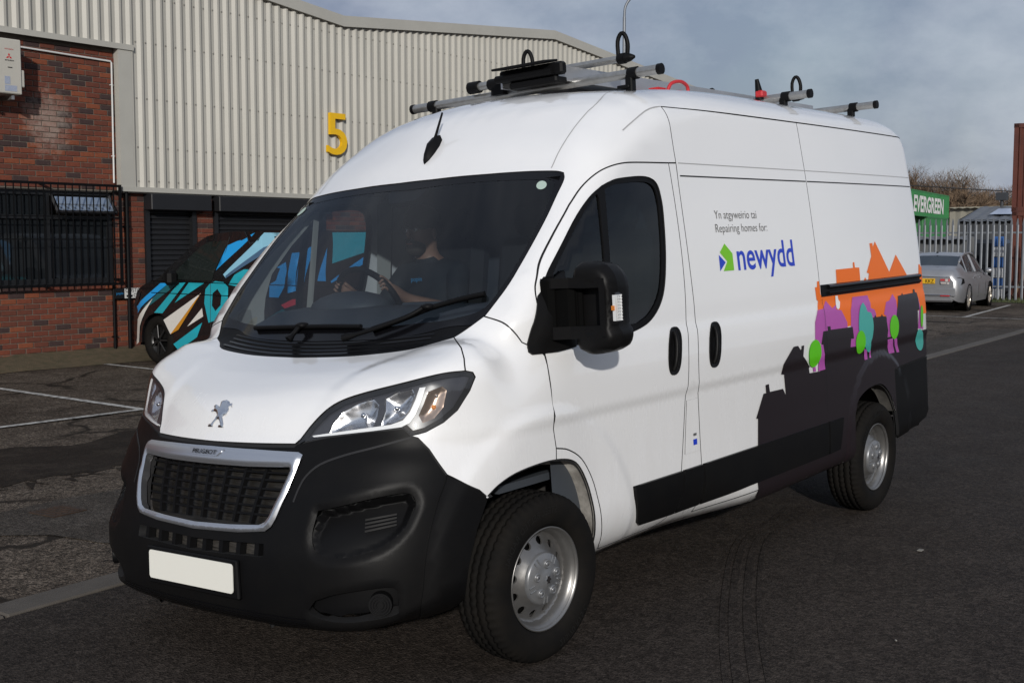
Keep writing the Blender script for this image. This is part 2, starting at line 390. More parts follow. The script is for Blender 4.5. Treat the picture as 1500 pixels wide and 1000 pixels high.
# the body leans a little on its springs: rolled about the length and nose-down
_c,_r=.051,.021
BODY=np.array([[math.cos(_r),0,math.sin(_r)],[0,1,0],[-math.sin(_r),0,math.cos(_r)]])@np.array([[1,0,0],[0,math.cos(_c),-math.sin(_c)],[0,math.sin(_c),math.cos(_c)]])
PIV=np.array([0,0,.4])
def TB(P): return PIV+(np.asarray(P,float)-PIV)@BODY.T
def flipy(P): return np.asarray(P,float)*np.array([1,-1,1])
def panel(name,mats,outline,chart='side',holes=(),res=.05,gap=.0028,depth=.012,off=0.,seal_shade=True,parent=None,mirror=False,hole_skirt=True,p3=False,fn=None,edge=.02,hole_depth=None,nh=1.5e-3):
    """a body panel: outline in chart coordinates (or 3D points when p3) laid on the skin, with turned-in edges and a dark seal behind its shut line, coloured for rubber and gap shade"""
    f,inv=CH[chart]
    cv=lambda o: ccw(dedupe(inv(o) if p3 else np.array(o,float)))
    O=cv(outline); H=[cv(h) for h in holes]
    O=resample(O,edge*1.5); H=[resample(h,edge*1.5) for h in H]
    o2=offset(O,-gap); v2,T=cdt(o2,H,res)
    P=f(v2); N=grad(P,nh); P=P+N*off
    if fn:
        P=fn(P,N,v2); t=np.cross(P[T[:,1]]-P[T[:,0]],P[T[:,2]]-P[T[:,0]]); g=np.zeros_like(P)
        for k in range(3): np.add.at(g,T[:,k],t)
        g/=np.maximum(np.linalg.norm(g,axis=1,keepdims=True),1e-12); N=np.where((g*N).sum(1,keepdims=True)<0,-g,g)
    mb=MB(); nrm=[]
    # make sure faces look outwards
    t=P[T[:,1]]-P[T[:,0]];w=P[T[:,2]]-P[T[:,0]]
    if np.sum(np.cross(t,w)*N[T[:,0]])<0: T=T[:,::-1]
    mb.add(P,[tuple(t) for t in T],0,True); nrm+=N.tolist()
    cnt={}
    for a,b,c in T:
        for e in ((a,b),(b,c),(c,a)): cnt[e]=1
    be=[e for e in cnt if (e[1],e[0]) not in cnt]
    if depth>0:
        bi=sorted({i for e in be for i in e}); mp={i:k for k,i in enumerate(bi)}; n=len(bi)
        dh=np.full(n,depth)
        if hole_depth is not None and len(H):
            for k,i in enumerate(bi):
                if min(edist(v2[i:i+1],h)[0] for h in H)<1e-5: dh[k]=hole_depth
        A=P[bi]; Bq=A-N[bi]*dh[:,None]
        mb.add(np.concatenate([A,Bq]),[(mp[b],mp[a],n+mp[a],n+mp[b]) for a,b in be],1 if seal_shade else 0,False); nrm+=[(0,0,0)]*(2*n)  # turned-in edges coloured dark for the shade inside the gap
    if seal_shade:
        a=f(offset(O,.007));b=f(offset(O,-.016));n=len(O)
        a=a-grad(a)*.009;b=b-grad(b)*.009
        mb.add(np.concatenate([a,b]),[(i,(i+1)%n,n+(i+1)%n,n+i) for i in range(n)],1,False); nrm+=[(0,0,0)]*(2*n)
    if not isinstance(mats,(list,tuple)): mats=[mats,M['seal_shade']]
    out=[]
    V=np.array(mb.v);NN=np.array(nrm)
    for s in ((1,-1) if mirror else (1,)):
        m2=MB();m2.v=mb.v;m2.f=mb.f if s==1 else [q[::-1] for q in mb.f];m2.mi=mb.mi;m2.sm=mb.sm
        vv=V if s==1 else flipy(V);nn=NN if s==1 else flipy(NN)
        m2.v=TB(vv).tolist()
        out.append(m2.build(name,list(mats),parent,normals=(nn@BODY.T).tolist()))
    return out if mirror else out[0]
def on_side(x,z,off=0.,s=1):
    p=np.array([[x,z]],float) if np.isscalar(x) else np.stack([x,z],1)
    P=ch_side(p);P=P+grad(P)*off
    return P if s==1 else flipy(P)
def snap(L): return [tuple(q) for q in ch_front(to_front(np.array(L,float)))]
def on_front(P3,off=0.):
    P=ch_front(to_front(P3));return P+grad(P)*off
def strip(name,m,pts,w,off,chart='side',parent=None,p3=False,mirror=False,th=0.,taper=None):
    """a thin ribbon laid along a line on the skin"""
    f,inv=CH[chart];q=np.array(inv(pts) if p3 else pts,float)
    q=np.array(cr(q,4)) if len(q)>2 else np.array([q[0]+(q[1]-q[0])*k/24 for k in range(25)])
    t=np.gradient(q,axis=0);t/=np.linalg.norm(t,axis=1,keepdims=True);nn=np.stack([-t[:,1],t[:,0]],1)
    ww=np.full((len(q),1),w/2) if taper is None else (w/2*np.interp(np.linspace(0,1,len(q)),*taper))[:,None]
    a=f(q+nn*ww);b=f(q-nn*ww);ga,gb=grad(a),grad(b);n=len(q);res=[]
    A=np.concatenate([a+ga*off,b+gb*off]);Fc=[(i,i+1,n+i+1,n+i) for i in range(n-1)]
    for s in ((1,-1) if mirror else (1,)):
        mb=MB();mb.add(TB(A if s==1 else flipy(A)),Fc,0,True);res.append(mb.build(name,m,parent))
    return res
# ------------------------------------------------------------------ material set
M = {}
M['white'] = mat('white_paint', (.80, .80, .80), .28, coat=1., noise=(2.3, .06, .45, .75), col2=(.62, .61, .58))
def grime(m):
    nt = m.node_tree; b = nt.nodes['Principled BSDF']; L = nt.links.new; g = nt.nodes.new('ShaderNodeNewGeometry'); sp = nt.nodes.new('ShaderNodeSeparateXYZ'); L(g.outputs['Position'], sp.inputs[0])
    mp = nt.nodes.new('ShaderNodeMapping'); mp.inputs['Scale'].default_value = (5, 5, 1.2); L(g.outputs['Position'], mp.inputs['Vector']); n = nt.nodes.new('ShaderNodeTexNoise'); n.inputs['Scale'].default_value = 2.2; n.inputs['Detail'].default_value = 9; n.inputs['Roughness'].default_value = .7; L(mp.outputs[0], n.inputs['Vector'])
    h = nt.nodes.new('ShaderNodeMapRange'); h.inputs[1].default_value = 1.15; h.inputs[2].default_value = .30; L(sp.outputs['Z'], h.inputs[0])
    r = nt.nodes.new('ShaderNodeMapRange'); r.inputs[1].default_value = .38; r.inputs[2].default_value = .72; L(n.outputs['Fac'], r.inputs[0])
    mu = nt.nodes.new('ShaderNodeMath'); mu.operation = 'MULTIPLY'; L(h.outputs[0], mu.inputs[0]); L(r.outputs[0], mu.inputs[1]); m2 = nt.nodes.new('ShaderNodeMath'); m2.operation = 'MULTIPLY'; m2.inputs[1].default_value = .30; L(mu.outputs[0], m2.inputs[0])
    x = nt.nodes.new('ShaderNodeMixRGB'); x.inputs[2].default_value = (.36, .325, .28, 1); L(m2.outputs[0], x.inputs[0]); L(b.inputs['Base Color'].links[0].from_socket, x.inputs[1]); L(x.outputs[0], b.inputs['Base Color'])
    ro = nt.nodes.new('ShaderNodeMapRange'); ro.inputs[3].default_value = .24; ro.inputs[4].default_value = .62; L(mu.outputs[0], ro.inputs[0]); L(ro.outputs[0], b.inputs['Roughness'])
    cw_ = nt.nodes.new('ShaderNodeMapRange'); cw_.inputs[3].default_value = 1.; cw_.inputs[4].default_value = .35; L(mu.outputs[0], cw_.inputs[0]); L(cw_.outputs[0], b.inputs['Coat Weight'])
grime(M['white'])
M['seal_shade'] = mat('seal_and_gap_shade', (.012, .012, .013), .7)  # rubber and the shadow in panel gaps in one near-black
M['black_plastic'] = mat('black_textured_plastic', (.0055, .0055, .006), .40, spec=.10, noise=(5, .5), col2=(.009, .0085, .008), bump=(900, .12, .002))
M['black_gloss'] = mat('black_gloss', (.004, .004, .005), .14, spec=.25)
M['black_trim'] = mat('black_trim', (.005, .005, .0055), .5, spec=.12)
M['rubber'] = mat('tyre_rubber', (.0065, .0062, .006), .8, spec=.10, noise=(9, .6), col2=(.013, .011, .009), bump=(300, .2, .003))
M['steel_wheel'] = mat('silver_wheel_paint', (.25, .247, .243), .36, metal=.75, noise=(14, .4), col2=(.16, .148, .135))
M['wheel_cap'] = mat('wheel_cap_plastic', (.19, .197, .208), .36, metal=.45, noise=(20, .3), col2=(.30, .29, .28))
M['reflector'] = mat('lamp_reflector', (.80, .80, .81), .24, metal=1.)
M['ind_reflector'] = mat('indicator_reflector', (.55, .42, .34), .3, metal=.9)
M['chrome'] = mat('chrome', (.72, .73, .75), .10, metal=1.)
M['satin'] = mat('satin_grille_metal', (.58, .60, .64), .32, metal=.9)
M['glass_ws'] = glass('windscreen_glass', (.55, .60, .635), 1.0)
M['glass_side'] = glass('side_glass', (.24, .30, .33), 1.1)
M['glass_lens'] = glass('lamp_lens', (.93, .94, .95), 1.2)
M['mirror_dark'] = mat('dark_reflector', (.02, .02, .022), .25, metal=.2)
M['plate'] = mat('blank_plate', (.80, .79, .72), .4)
M['alu'] = mat('galvanised_tube', (.40, .40, .39), .38, metal=.8, noise=(22, .5), col2=(.24, .23, .21))
M['alu_box'] = mat('brushed_aluminium', (.50, .50, .51), .36, metal=.8, noise=(6, .3), col2=(.36, .36, .36))
M['red'] = mat('red_strap', (.45, .02, .025), .5)
M['amber'] = mat('amber_lens', (.75, .25, .05), .25)
M['white_lens'] = mat('white_reflector', (.88, .88, .87), .22)
M['dash'] = mat('dashboard_plastic', (.045, .052, .062), .6)
M['seat'] = mat('seat_fabric', (.008, .0085, .010), .85)
M['trim_grey'] = mat('grey_cab_trim', (.42, .42, .39), .65)
M['tan'] = mat('skin', (.26, .145, .10), .5)
M['shirt'] = mat('dark_teal_shirt', (.006, .010, .014), .8)
M['hair'] = mat('dark_hair', (.03, .02, .014), .7)
M['v_orange'] = mat('orange_vinyl', (.80, .15, .004), .4, spec=.35)
M['v_mag'] = mat('magenta_vinyl', (.40, .085, .36), .4, spec=.35)
M['v_teal'] = mat('teal_vinyl', (.06, .36, .32), .4, spec=.35)
M['v_green'] = mat('green_vinyl', (.10, .50, .010), .4, spec=.35)
M['v_dark'] = mat('aubergine_vinyl', (.014, .0095, .0115), .38, spec=.4)
M['v_blue'] = mat('blue_lettering', (.012, .045, .50), .4)
M['v_lime'] = mat('lime_logo', (.17, .52, .008), .4)
M['v_grey'] = mat('grey_lettering', (.10, .10, .10), .5)
M['v_white'] = mat('white_vinyl', (.8, .8, .8), .35, coat=.6)
M['crease_shade'] = mat('crease_shade_line', (.34, .34, .34), .6)  # grey for flat ribbons painted as the shading of creases
M['tax'] = mat('screen_disc', (.40, .50, .44), .6)
M['liner'] = mat('arch_liner', (.075, .070, .063), .8, noise=(10, .8), col2=(.02, .019, .017))
M['under'] = mat('underbody', (.003, .003, .003), .85, spec=.05)
# ------------------------------------------------------------------ the white van
VAN = empty('panel_van', (0, 0, 0), 'white panel van with a colourful skyline graphic and roof rack, its driver at the wheel', 'van')
W3 = [(.158, .718, 1.252), (.106, .757, 1.288), (.067, .796, 1.325), (.037, .811, 1.361), (-.023, .838, 1.436), (-.098, .854, 1.526), (-.189, .860, 1.623), (-.299, .855, 1.728), (-.399, .839, 1.818), (-.475, .826, 1.885), (-.503, .806, 1.916)]
WT3 = [(-.503, .806, 1.916), (-.500, .770, 1.926), (-.484, .655, 1.934), (-.465, .517, 1.939), (-.449, .373, 1.942), (-.433, .139, 1.944), (-.431, 0, 1.944)]
COWL3 = [(.158, .718, 1.252), (.207, .662, 1.240), (.283, .584, 1.223), (.319, .43, 1.208), (.341, .255, 1.198), (.352, 0, 1.193)]
DF = cr([(-.395, 1.770), (-.261, 1.657), (-.146, 1.548), (-.09, 1.48), (-.058, 1.43), (-.043, 1.37), (-.04, 1.30), (-.046, 1.225), (-.052, 1.13), (-.053, 1.036), (-.05, .95), (-.046, .881), (-.058, .801)])
DA = cr([(-.058, .801), (-.141, .782), (-.235, .730), (-.304, .639), (-.343, .532), (-.373, .424), (-.405, .33)])
DB = [(-.43, .305), (-.90, .305)]
DR = cr([(-.90, .305), (-.965, .335), (-1.005, .41), (-1.030, .548), (-1.062, .695), (-1.092, .86), (-1.115, .96), (-1.145, 1.193), (-1.168, 1.445), (-1.174, 1.677), (-1.170, 1.90), (-1.168, 1.965)])
DT = cr([(-1.168, 1.965), (-.893, 1.959), (-.765, 1.951), (-.665, 1.930), (-.584, 1.897), (-.494, 1.844), (-.395, 1.770)])
SF = cr([(-1.215, .31), (-1.212, .429), (-1.216, .547), (-1.214, .80), (-1.214, 1.0), (-1.224, 1.1), (-1.234, 1.215), (-1.232, 1.383), (-1.230, 1.549), (-1.230, 1.835), (-1.236, 1.95), (-1.236, 2.05), (-1.240, 2.15), (-1.246, 2.240)])
SRX = -2.648
GUT = 2.240
ARF = cr([(.369, .680), (.355, .690), (.296, .720), (.201, .746), (.066, .758), (-.055, .756), (-.159, .737), (-.220, .698), (-.270, .622), (-.302, .529), (-.327, .416), (-.36, .30), (-.40, .235)])
BFEND = [(.560, .833, .933), (.547, .851, .924), (.531, .886, .881), (.516, .916, .830), (.498, .939, .786), (.445, .974, .749), (.398, 1.003, .715), (.369, 1.016, .682)]
HL_TOP = [(.758, .431, .912), (.711, .463, .973), (.663, .506, 1.030), (.622, .554, 1.063), (.576, .640, 1.090), (.508, .789, 1.124), (.424, .885, 1.147), (.355, .932, 1.150)]
HL_END = [(.330, .946, 1.142), (.325, .952, 1.125), (.357, .949, 1.078), (.411, .931, 1.012), (.462, .905, .973), (.519, .867, .944), (.560, .833, .933)]
HL_BOT = [(.569, .806, .961), (.640, .693, .953), (.708, .546, .936), (.758, .431, .912)]
HFEN = [(.158, .718, 1.252), (.182, .758, 1.232), (.250, .835, 1.218), (.328, .906, 1.194), (.355, .932, 1.150)]
W3, WT3, COWL3, BFEND, HL_TOP, HL_END, HL_BOT, HFEN = map(snap, (W3, WT3, COWL3, BFEND, HL_TOP, HL_END, HL_BOT, HFEN))
mir = lambda L: [(a, -b, c) for a, b, c in L][::-1]
S3 = lambda L: [tuple(q) for q in on_side(np.array([a[0] for a in L]), np.array([a[1] for a in L]))]
# roof with the windscreen pillars
capfront = snap(cr([(.067, .796, 1.325), (.057, .875, 1.300), (.040, .918, 1.262), (.025, .944, 1.224)]))
near = cr(WT3[::-1]) + cr(W3[2:][::-1])[1:] + cr(capfront)[1:] + S3([(-.03, 1.19), (-.046, 1.225)] + DF[27:0:-1] + DT[::-1] + [(-1.236, 1.967)] + SF[10 * 4 + 1:] + [(x, GUT) for x in np.arange(-1.4, -4.30, -.1)] + [(-4.30, GUT), (-4.37, 2.225)])
roof_out = near + [(-4.40, .80, 2.30), (-4.415, .6, 2.35), (-4.415, 0, 2.36), (-4.415, -.6, 2.35), (-4.40, -.80, 2.30)] + mir(near)
ROOF = panel('roof', M['white'], roof_out, 'ring', p3=True, res=.05, parent=VAN, edge=.02, nh=.012)
strip('cap_line', M['crease_shade'], cr([(-.88, 2.108), (-.961, 2.147), (-1.105, 2.210), (-1.18, 2.232), (-1.240, 2.2405)]), .0045, .0008, 'side', ROOF, mirror=True)
strip('roof_groove_shade', M['crease_shade'], [(-.51, .738, 1.940), (-.594, .728, 2.023), (-.72, .715, 2.12), (-.843, .704, 2.196), (-.931, .698, 2.240), (-1.208, .626, 2.336), (-1.6, .61, 2.37), (-4.2, .60, 2.37)], .004, .0006, 'ring', ROOF, p3=True, mirror=True)  # flat ribbon, the groove's shade put into its colour
# bonnet
cf = [(.803, 0, .906), (.795, .22, .908), (.770, .425, .911)]
bon = cr(cf) + cr(HL_TOP)[1:] + HFEN[::-1][1:] + cr(COWL3)[1:]
bon = bon + mir(bon)[1:-1]
BONNET = panel('bonnet', M['white'], bon, 'front', p3=True, res=.016, parent=VAN, nh=.012)
# front wings
fw = capfront + S3([(-.03, 1.19), (-.046, 1.17), (-.052, 1.13), (-.053, 1.036), (-.05, .95), (-.046, .881), (-.058, .801)]) + S3(ARF[5 * 4::-1]) + BFEND[::-1] + HL_END[::-1] + HFEN[::-1] + W3[:3]
panel('front_wing', M['white'], fw, 'front', p3=True, res=.02, parent=VAN, mirror=True, nh=.016)
# windscreen: black border, glass, scuttle
ws = cr(WT3[::-1]) + cr(W3[::-1])[1:]
frit_lo = [(.150, .66, 1.305), (.20, .55, 1.283), (.232, .43, 1.270), (.252, .255, 1.262), (.262, 0, 1.258)]
wsf = ws[:-1 - 4] + cr([(.100, .752, 1.295)] + frit_lo)
wsf = wsf + mir(wsf)[1:-1]
gl = cr([(-.396, 0, 1.905), (-.405, .163, 1.908), (-.43, .45, 1.903), (-.455, .70, 1.896), (-.463, .765, 1.892), (-.445, .80, 1.872), (-.341, .828, 1.775), (-.20, .836, 1.63), (-.078, .828, 1.50), (.0, .806, 1.41), (.048, .765, 1.348), (.090, .66, 1.326), (.13, .50, 1.312), (.165, .30, 1.300), (.180, 0, 1.296)])
gl = gl + mir(gl)[1:-1]
WS = panel('windscreen', M['glass_ws'], gl, 'front', p3=True, res=.06, gap=.0, depth=0, off=-.004, seal_shade=False, parent=VAN)
panel('windscreen_border', M['black_gloss'], wsf, 'front', p3=True, holes=[gl], res=.05, gap=.001, depth=.008, off=-.003, seal_shade=False, parent=WS)
sc = cr([(.100, .752, 1.295)] + frit_lo)[::-1] + [(.158, .718, 1.252)] + cr(COWL3)[1:]
sc = sc[::-1]; sc = sc + mir(sc)[1:-1]
SCUT = panel('scuttle_panel', M['black_trim'], sc, 'front', p3=True, res=.04, gap=.002, depth=.01, off=-.004, parent=VAN)
for k in range(4):
    z0 = 1.205 + .014 * k; x0 = .335 - .021 * k
    strip('louvre', M['black_gloss'], [(x0 - .10, -.62, z0 + .028), (x0 - .02, -.3, z0 + .006), (x0, 0, z0), (x0 - .02, .3, z0 + .006), (x0 - .10, .62, z0 + .028)], .006, .003, 'front', SCUT, p3=True)
panel('sensor_housing', M['black_trim'], [(-.393, -.145, 1.899), (-.415, -.145, 1.930), (-.415, .10, 1.930), (-.389, .091, 1.897), (-.353, .070, 1.861), (-.347, -.095, 1.854)], 'front', p3=True, res=.05, gap=0, depth=.03, off=-.010, seal_shade=False, parent=WS)
for c3 in ((-.432, .739, 1.870), (-.440, -.80, 1.855)):
    c2 = to_front([c3])[0]
    panel('screen_sticker', M['tax'], [(c2[0] + .037 * math.cos(a), c2[1] + .037 * math.sin(a)) for a in np.arange(0, 2 * PI, PI / 12)], 'front', res=None, gap=0, depth=0, off=-.0015, seal_shade=False, parent=WS)
# cab doors
door = DF + DA[1:] + DB + DR[1:] + DT[1:]
hole = cr([(-.596, 1.851), (-.66, 1.872), (-.729, 1.886), (-.898, 1.899), (-.99, 1.892), (-1.04, 1.865), (-1.058, 1.81), (-1.060, 1.73), (-1.035, 1.554), (-.995, 1.41), (-.94, 1.321), (-.853, 1.256), (-.753, 1.223), (-.60, 1.20)]) + [(-.14, 1.19), (-.095, 1.20), (-.092, 1.44)] + cr([(-.115, 1.475), (-.171, 1.532), (-.354, 1.695), (-.497, 1.799), (-.596, 1.851)])
DOORS = panel('cab_door', M['white'], door, 'side', holes=[hole], res=(.04, .012), parent=VAN, mirror=True, depth=.012, hole_depth=.03, nh=.004)
q1 = [(-.560, 1.818), (-.50, 1.782), (-.36, 1.672), (-.22, 1.548), (-.165, 1.49), (-.165, 1.26), (-.508, 1.25), (-.565, 1.80)]
q2 = cr([(-.618, 1.838), (-.66, 1.850), (-.73, 1.863), (-.90, 1.874), (-.98, 1.868), (-1.02, 1.845), (-1.034, 1.80), (-1.036, 1.73), (-1.012, 1.56), (-.973, 1.42), (-.922, 1.34), (-.842, 1.28), (-.75, 1.248)]) + [(-.54, 1.242)]
for k, d in enumerate(DOORS):
    far = k == 1; g = panel('window_seal', M['black_trim'], hole, 'side', holes=[q1, q2], res=.06, gap=.001, depth=.012, off=-.006, seal_shade=False, mirror=True)
    bpy.data.objects.remove(g[1 - k]); g[k].parent = d
    for nm, q in (('quarter_glass', q1), ('window_glass', q2)):
        w = panel(nm, M['glass_ws'] if far else M['glass_side'], q, 'side', res=.07, gap=0, depth=0, off=-.013, seal_shade=False, mirror=True)
        bpy.data.objects.remove(w[1 - k]); w[k].parent = d
    # inner door card
    mb = MB(); s = 1 - 2 * k
    c3 = S3([(-.12, .45), (-1.05, .45), (-1.10, 1.20), (-.12, 1.20)])
    mb.add(TB([(x, s * (y - .07), z) for x, y, z in c3]), [(0, 1, 2, 3)], 0); mb.build('door_card', M['dash'], d)
def handle(xc, zc, parents):
    el = [(xc + .056 * math.copysign(abs(math.cos(a)) ** .75, math.cos(a)) - .20 * .108 * math.copysign(abs(math.sin(a)) ** .75, math.sin(a)), zc + .108 * math.copysign(abs(math.sin(a)) ** .75, math.sin(a))) for a in np.arange(0, 2 * PI, PI / 14)]
    def dish(P, N, v2):
        d = edist(v2, np.array(el)); return P - N * (.0045 * ss(.004, .02, d))[:, None]
    for s, d in zip((1, -1), parents):
        h = panel('door_handle', M['black_plastic'], el, 'side', res=.012, gap=0, depth=.012, off=.0062, seal_shade=False, mirror=True, fn=dish)
        bpy.data.objects.remove(h[0 if s < 0 else 1]); h = h[1 if s < 0 else 0]; h.parent = d
        mb = MB(); pts = [on_side(xc + .008 - .20 * (-.085 + .17 * t), zc - .085 + .17 * t, .003 + .014 * math.sin(PI * t) ** .5)[0] for t in np.linspace(0, 1, 9)]
        mb.tube([p * np.array([1, s, 1]) for p in pts], .012, 8); mb.build('grip', M['black_plastic'], d, T=TB)
handle(-1.008, 1.101, DOORS)
# sill, B-pillar frame
fr = DA[:-1] + [(-.405, .33)] + DB + DR[1:] + [(-1.236, 1.967)] + SF[10 * 4 - 3::-1] + [(-2.62, .31), (-2.70, .30), (-3.03, .29), (-3.03, .245), (-2.62, .245), (-.46, .242)] + ARF[:5 * 4 - 1:-1]
panel('sill', M['white'], fr, 'side', res=.05, parent=VAN, mirror=True)
strip('sill_line', M['crease_shade'], [(-.45, .268), (-2.98, .268)], .004, .001, 'side', VAN, mirror=False)
# sliding door
sd_ = SF + [(SRX, GUT), (SRX, 1.0), (-2.64, .31)]
SD = panel('sliding_door', M['white'], sd_, 'side', res=(.10, .011), parent=VAN)
handle(-1.383, 1.097, [SD])
# rear side panels
ARR = cr([(-3.03, .30), (-3.016, .50), (-3.04, .57), (-3.09, .625), (-3.24, .668), (-3.43, .675), (-3.55, .63), (-3.63, .56), (-3.695, .47)])
rear = [(SRX, .31), (SRX, GUT)] + [(-4.30, GUT), (-4.38, 2.22), (-4.43, 2.15), (-4.445, 2.0), (-4.452, 1.3), (-4.452, .765), (-3.69, .738)] + ARR[::-1]
RP = panel('rear_side_panel', M['white'], rear, 'side', res=(.08, .011), parent=VAN, mirror=True)
farfull = SF + [(SRX, GUT), (SRX, .31)]
ff = panel('load_side_panel', M['white'], farfull, 'side', res=.1, mirror=True); bpy.data.objects.remove(ff[0]); ff[1].parent = VAN
panel('rear_door', M['white'], [(-.80, .45), (.80, .45), (.80, 2.1), (.76, 2.3), (-.76, 2.3), (-.80, 2.1)], 'back', res=.15, parent=VAN)
for par, xs in ((SD, (-1.255, -2.640)), (RP[0], (-2.656, -4.43))):
    strip('swage_line', M['crease_shade'], [(xs[0], 1.968), (xs[1], 1.968)], .0045, .0008, 'side', par)
    strip('gutter_groove_shade', M['seal_shade'], [(xs[0], 1.907), (xs[1], 1.907)], .007, .0008, 'side', par)  # dark flat ribbon painted as shade in the groove
rb = [(-3.69, .735), (-4.40, .757), (-4.455, .757), (-4.455, .45), (-4.33, .345), (-4.13, .315), (-3.765, .285), (-3.70, .47)]
panel('rear_bumper', M['black_plastic'], rb, 'side', res=.06, parent=VAN, mirror=True, off=.006, depth=.03)
panel('rear_bumper', M['black_plastic'], [(-.84, .34), (.84, .34), (.84, .6), (-.84, .6)], 'back', res=.15, off=.03, depth=.05, parent=VAN)
# rubbing strips
rs = lambda a, b: [(a, .366), (a + .05 if a > -1 else a, .360), (b, .356), (b, .545), (a, .547)]
for nm, q in (('a', [(-.614, .547), (-.618, .50), (-.665, .375), (-.68, .366), (-.99, .356), (-1.027, .545)]), ('b', [(-1.040, .545), (-1.005, .356), (-1.205, .356), (-1.210, .545)]), ('c', [(-1.224, .545), (-1.222, .356), (-2.640, .362), (-2.643, .545)]), ('d', [(-2.656, .545), (-2.654, .362), (-2.80, .366), (-2.855, .545)])):
    panel('rubbing_strip', M['black_plastic'], q, 'side', res=.06, gap=.001, off=.016, depth=.02, seal_shade=False, parent=VAN, mirror=True)
# sliding door rail
RAIL = panel('door_rail', M['black_trim'], [(-2.655, 1.322), (-4.305, 1.320), (-4.305, 1.256), (-2.655, 1.254)], 'side', res=.05, gap=0, off=.006, depth=.01, seal_shade=False, parent=VAN)
for z_, r_, mm in ((1.306, .013, 'black_gloss'), (1.272, .010, 'black_trim')):
    mb = MB(); mb.tube([on_side(x, z_, .010)[0] for x in np.linspace(-2.74, -4.30, 20)], r_, 8); mb.build('rail_channel', M[mm], RAIL, T=TB)
# fuel flap
FL = panel('fuel_flap', M['white'], [(-1.102, .862), (-1.208, .862), (-1.206, .612), (-1.064, .612)], 'side', res=.05, gap=.002, off=.0025, depth=.004, parent=VAN)
panel('fuel_sticker', M['v_blue'], [(-1.145, .645), (-1.180, .645), (-1.180, .672), (-1.145, .672)], 'side', res=None, gap=0, off=.004, depth=0, seal_shade=False, parent=FL)
panel('fuel_sticker', M['v_grey'], [(-1.148, .688), (-1.178, .688), (-1.178, .700), (-1.148, .700)], 'side', res=None, gap=0, off=.004, depth=0, seal_shade=False, parent=FL)
# ------------------------------------------------------------------ front bumper
BE = [(.369, 1.016, .682), (.437, 1.010, .576), (.485, 1.002, .45), (.475, .96, .31), (.50, .90, .246)]
REC = cr([(.835, .600, .690), (.744, .762, .728), (.660, .850, .742), (.626, .881, .734), (.620, .895, .705), (.634, .895, .673), (.677, .880, .614), (.741, .837, .564), (.800, .760, .538), (.845, .690, .530), (.868, .620, .545), (.862, .590, .60), (.835, .600, .690)], 3)[:-1]
FOG = cr([(.883, .611, .370), (.857, .693, .397), (.799, .791, .413), (.735, .859, .414), (.718, .871, .383), (.713, .868, .339), (.714, .856, .308), (.768, .800, .294), (.857, .660, .290), (.893, .580, .32), (.883, .611, .370)], 3)[:-1]
GRO = [(.815, 0, .890), (.815, .25, .888), (.814, .468, .884), (.814, .492, .875), (.822, .488, .850), (.845, .465, .75), (.868, .430, .655), (.874, .412, .625), (.878, .385, .608), (.885, .25, .596), (.89, 0, .588)]
GRI = [(.823, 0, .828), (.823, .25, .828), (.823, .446, .832), (.826, .453, .820), (.850, .427, .735), (.868, .394, .66), (.872, .378, .640), (.878, .352, .629), (.884, .2, .621), (.886, 0, .615)]
both = lambda L: L + mir(L)[1:-1]
LST = [(.908, .386, .562), (.917, .390, .515), (.917, 0, .508), (.917, -.390, .515), (.908, -.386, .562), (.908, 0, .555)]
bt = [(.810, 0, .897), (.803, .22, .899), (.778, .427, .903)] + HL_BOT[::-1] + [(.560, .833, .933)] + BFEND[1:] + BE[1:] + [(.62, .82, .242), (.72, .70, .240), (.80, .5, .240), (.86, .25, .240), (.88, 0, .240)]
_edges = [(ccw(to_front(L)), w_, d_) for L, w_, d_ in ((REC, .019, .011), (mir(REC), .019, .011), (FOG, .014, .008), (mir(FOG), .014, .008))]
def chamf(P, N, v2):
    dd = np.zeros(len(P))
    for L, w_, d_ in _edges: dd = np.maximum(dd, d_ * np.clip(1 - edist(v2, L) / w_, 0, 1))
    return P - N * dd[:, None]
BUMP = panel('front_bumper', M['black_plastic'], both(bt), 'front', p3=True, holes=[both(GRO), LST, REC, mir(REC), FOG, mir(FOG)], res=.012, fn=chamf, parent=VAN, hole_depth=.055, edge=.015)
SEAM = [(.848, .495, .715), (.825, .503, .762), (.802, .518, .802), (.768, .562, .844), (.719, .643, .875), (.655, .739, .900), (.562, .834, .928)]
strip('bumper_seam', M['seal_shade'], SEAM, .007, .0012, 'front', BUMP, p3=True, mirror=True)
# overlapping corner pieces
ce = cr([(.498, .939, .786), (.515, .941, .755), (.559, .936, .684), (.606, .931, .574), (.633, .928, .475), (.640, .922, .402), (.640, .895, .30), (.61, .85, .250)]) + [(.50, .90, .250)] + BE[3:0:-1] + [(.372, 1.014, .678), (.398, 1.003, .712), (.445, .974, .746)]
panel('bumper_corner', M['black_plastic'], ce, 'front', p3=True, res=.03, gap=0, off=.007, depth=.012, seal_shade=False, parent=VAN, mirror=True)
grow = lambda L, d: (lambda q: q)(offset(ccw(to_front(L)), d))
for L in (REC, mir(REC)):
    def slope(P, N, v2, LL=ccw(to_front(L))):
        v = (v2[:, 1] - LL[:, 1].min()) / (LL[:, 1].max() - LL[:, 1].min()); return P - N * (.010 + (.012 + .066 * ss(.0, 1.0, v)) * ss(0, .010, edist(v2, LL)) + .0)[:, None]
    pk = panel('bumper_recess', M['black_trim'], grow(L, .004), 'front', res=.009, gap=0, off=0, depth=0, seal_shade=False, parent=BUMP, fn=slope)
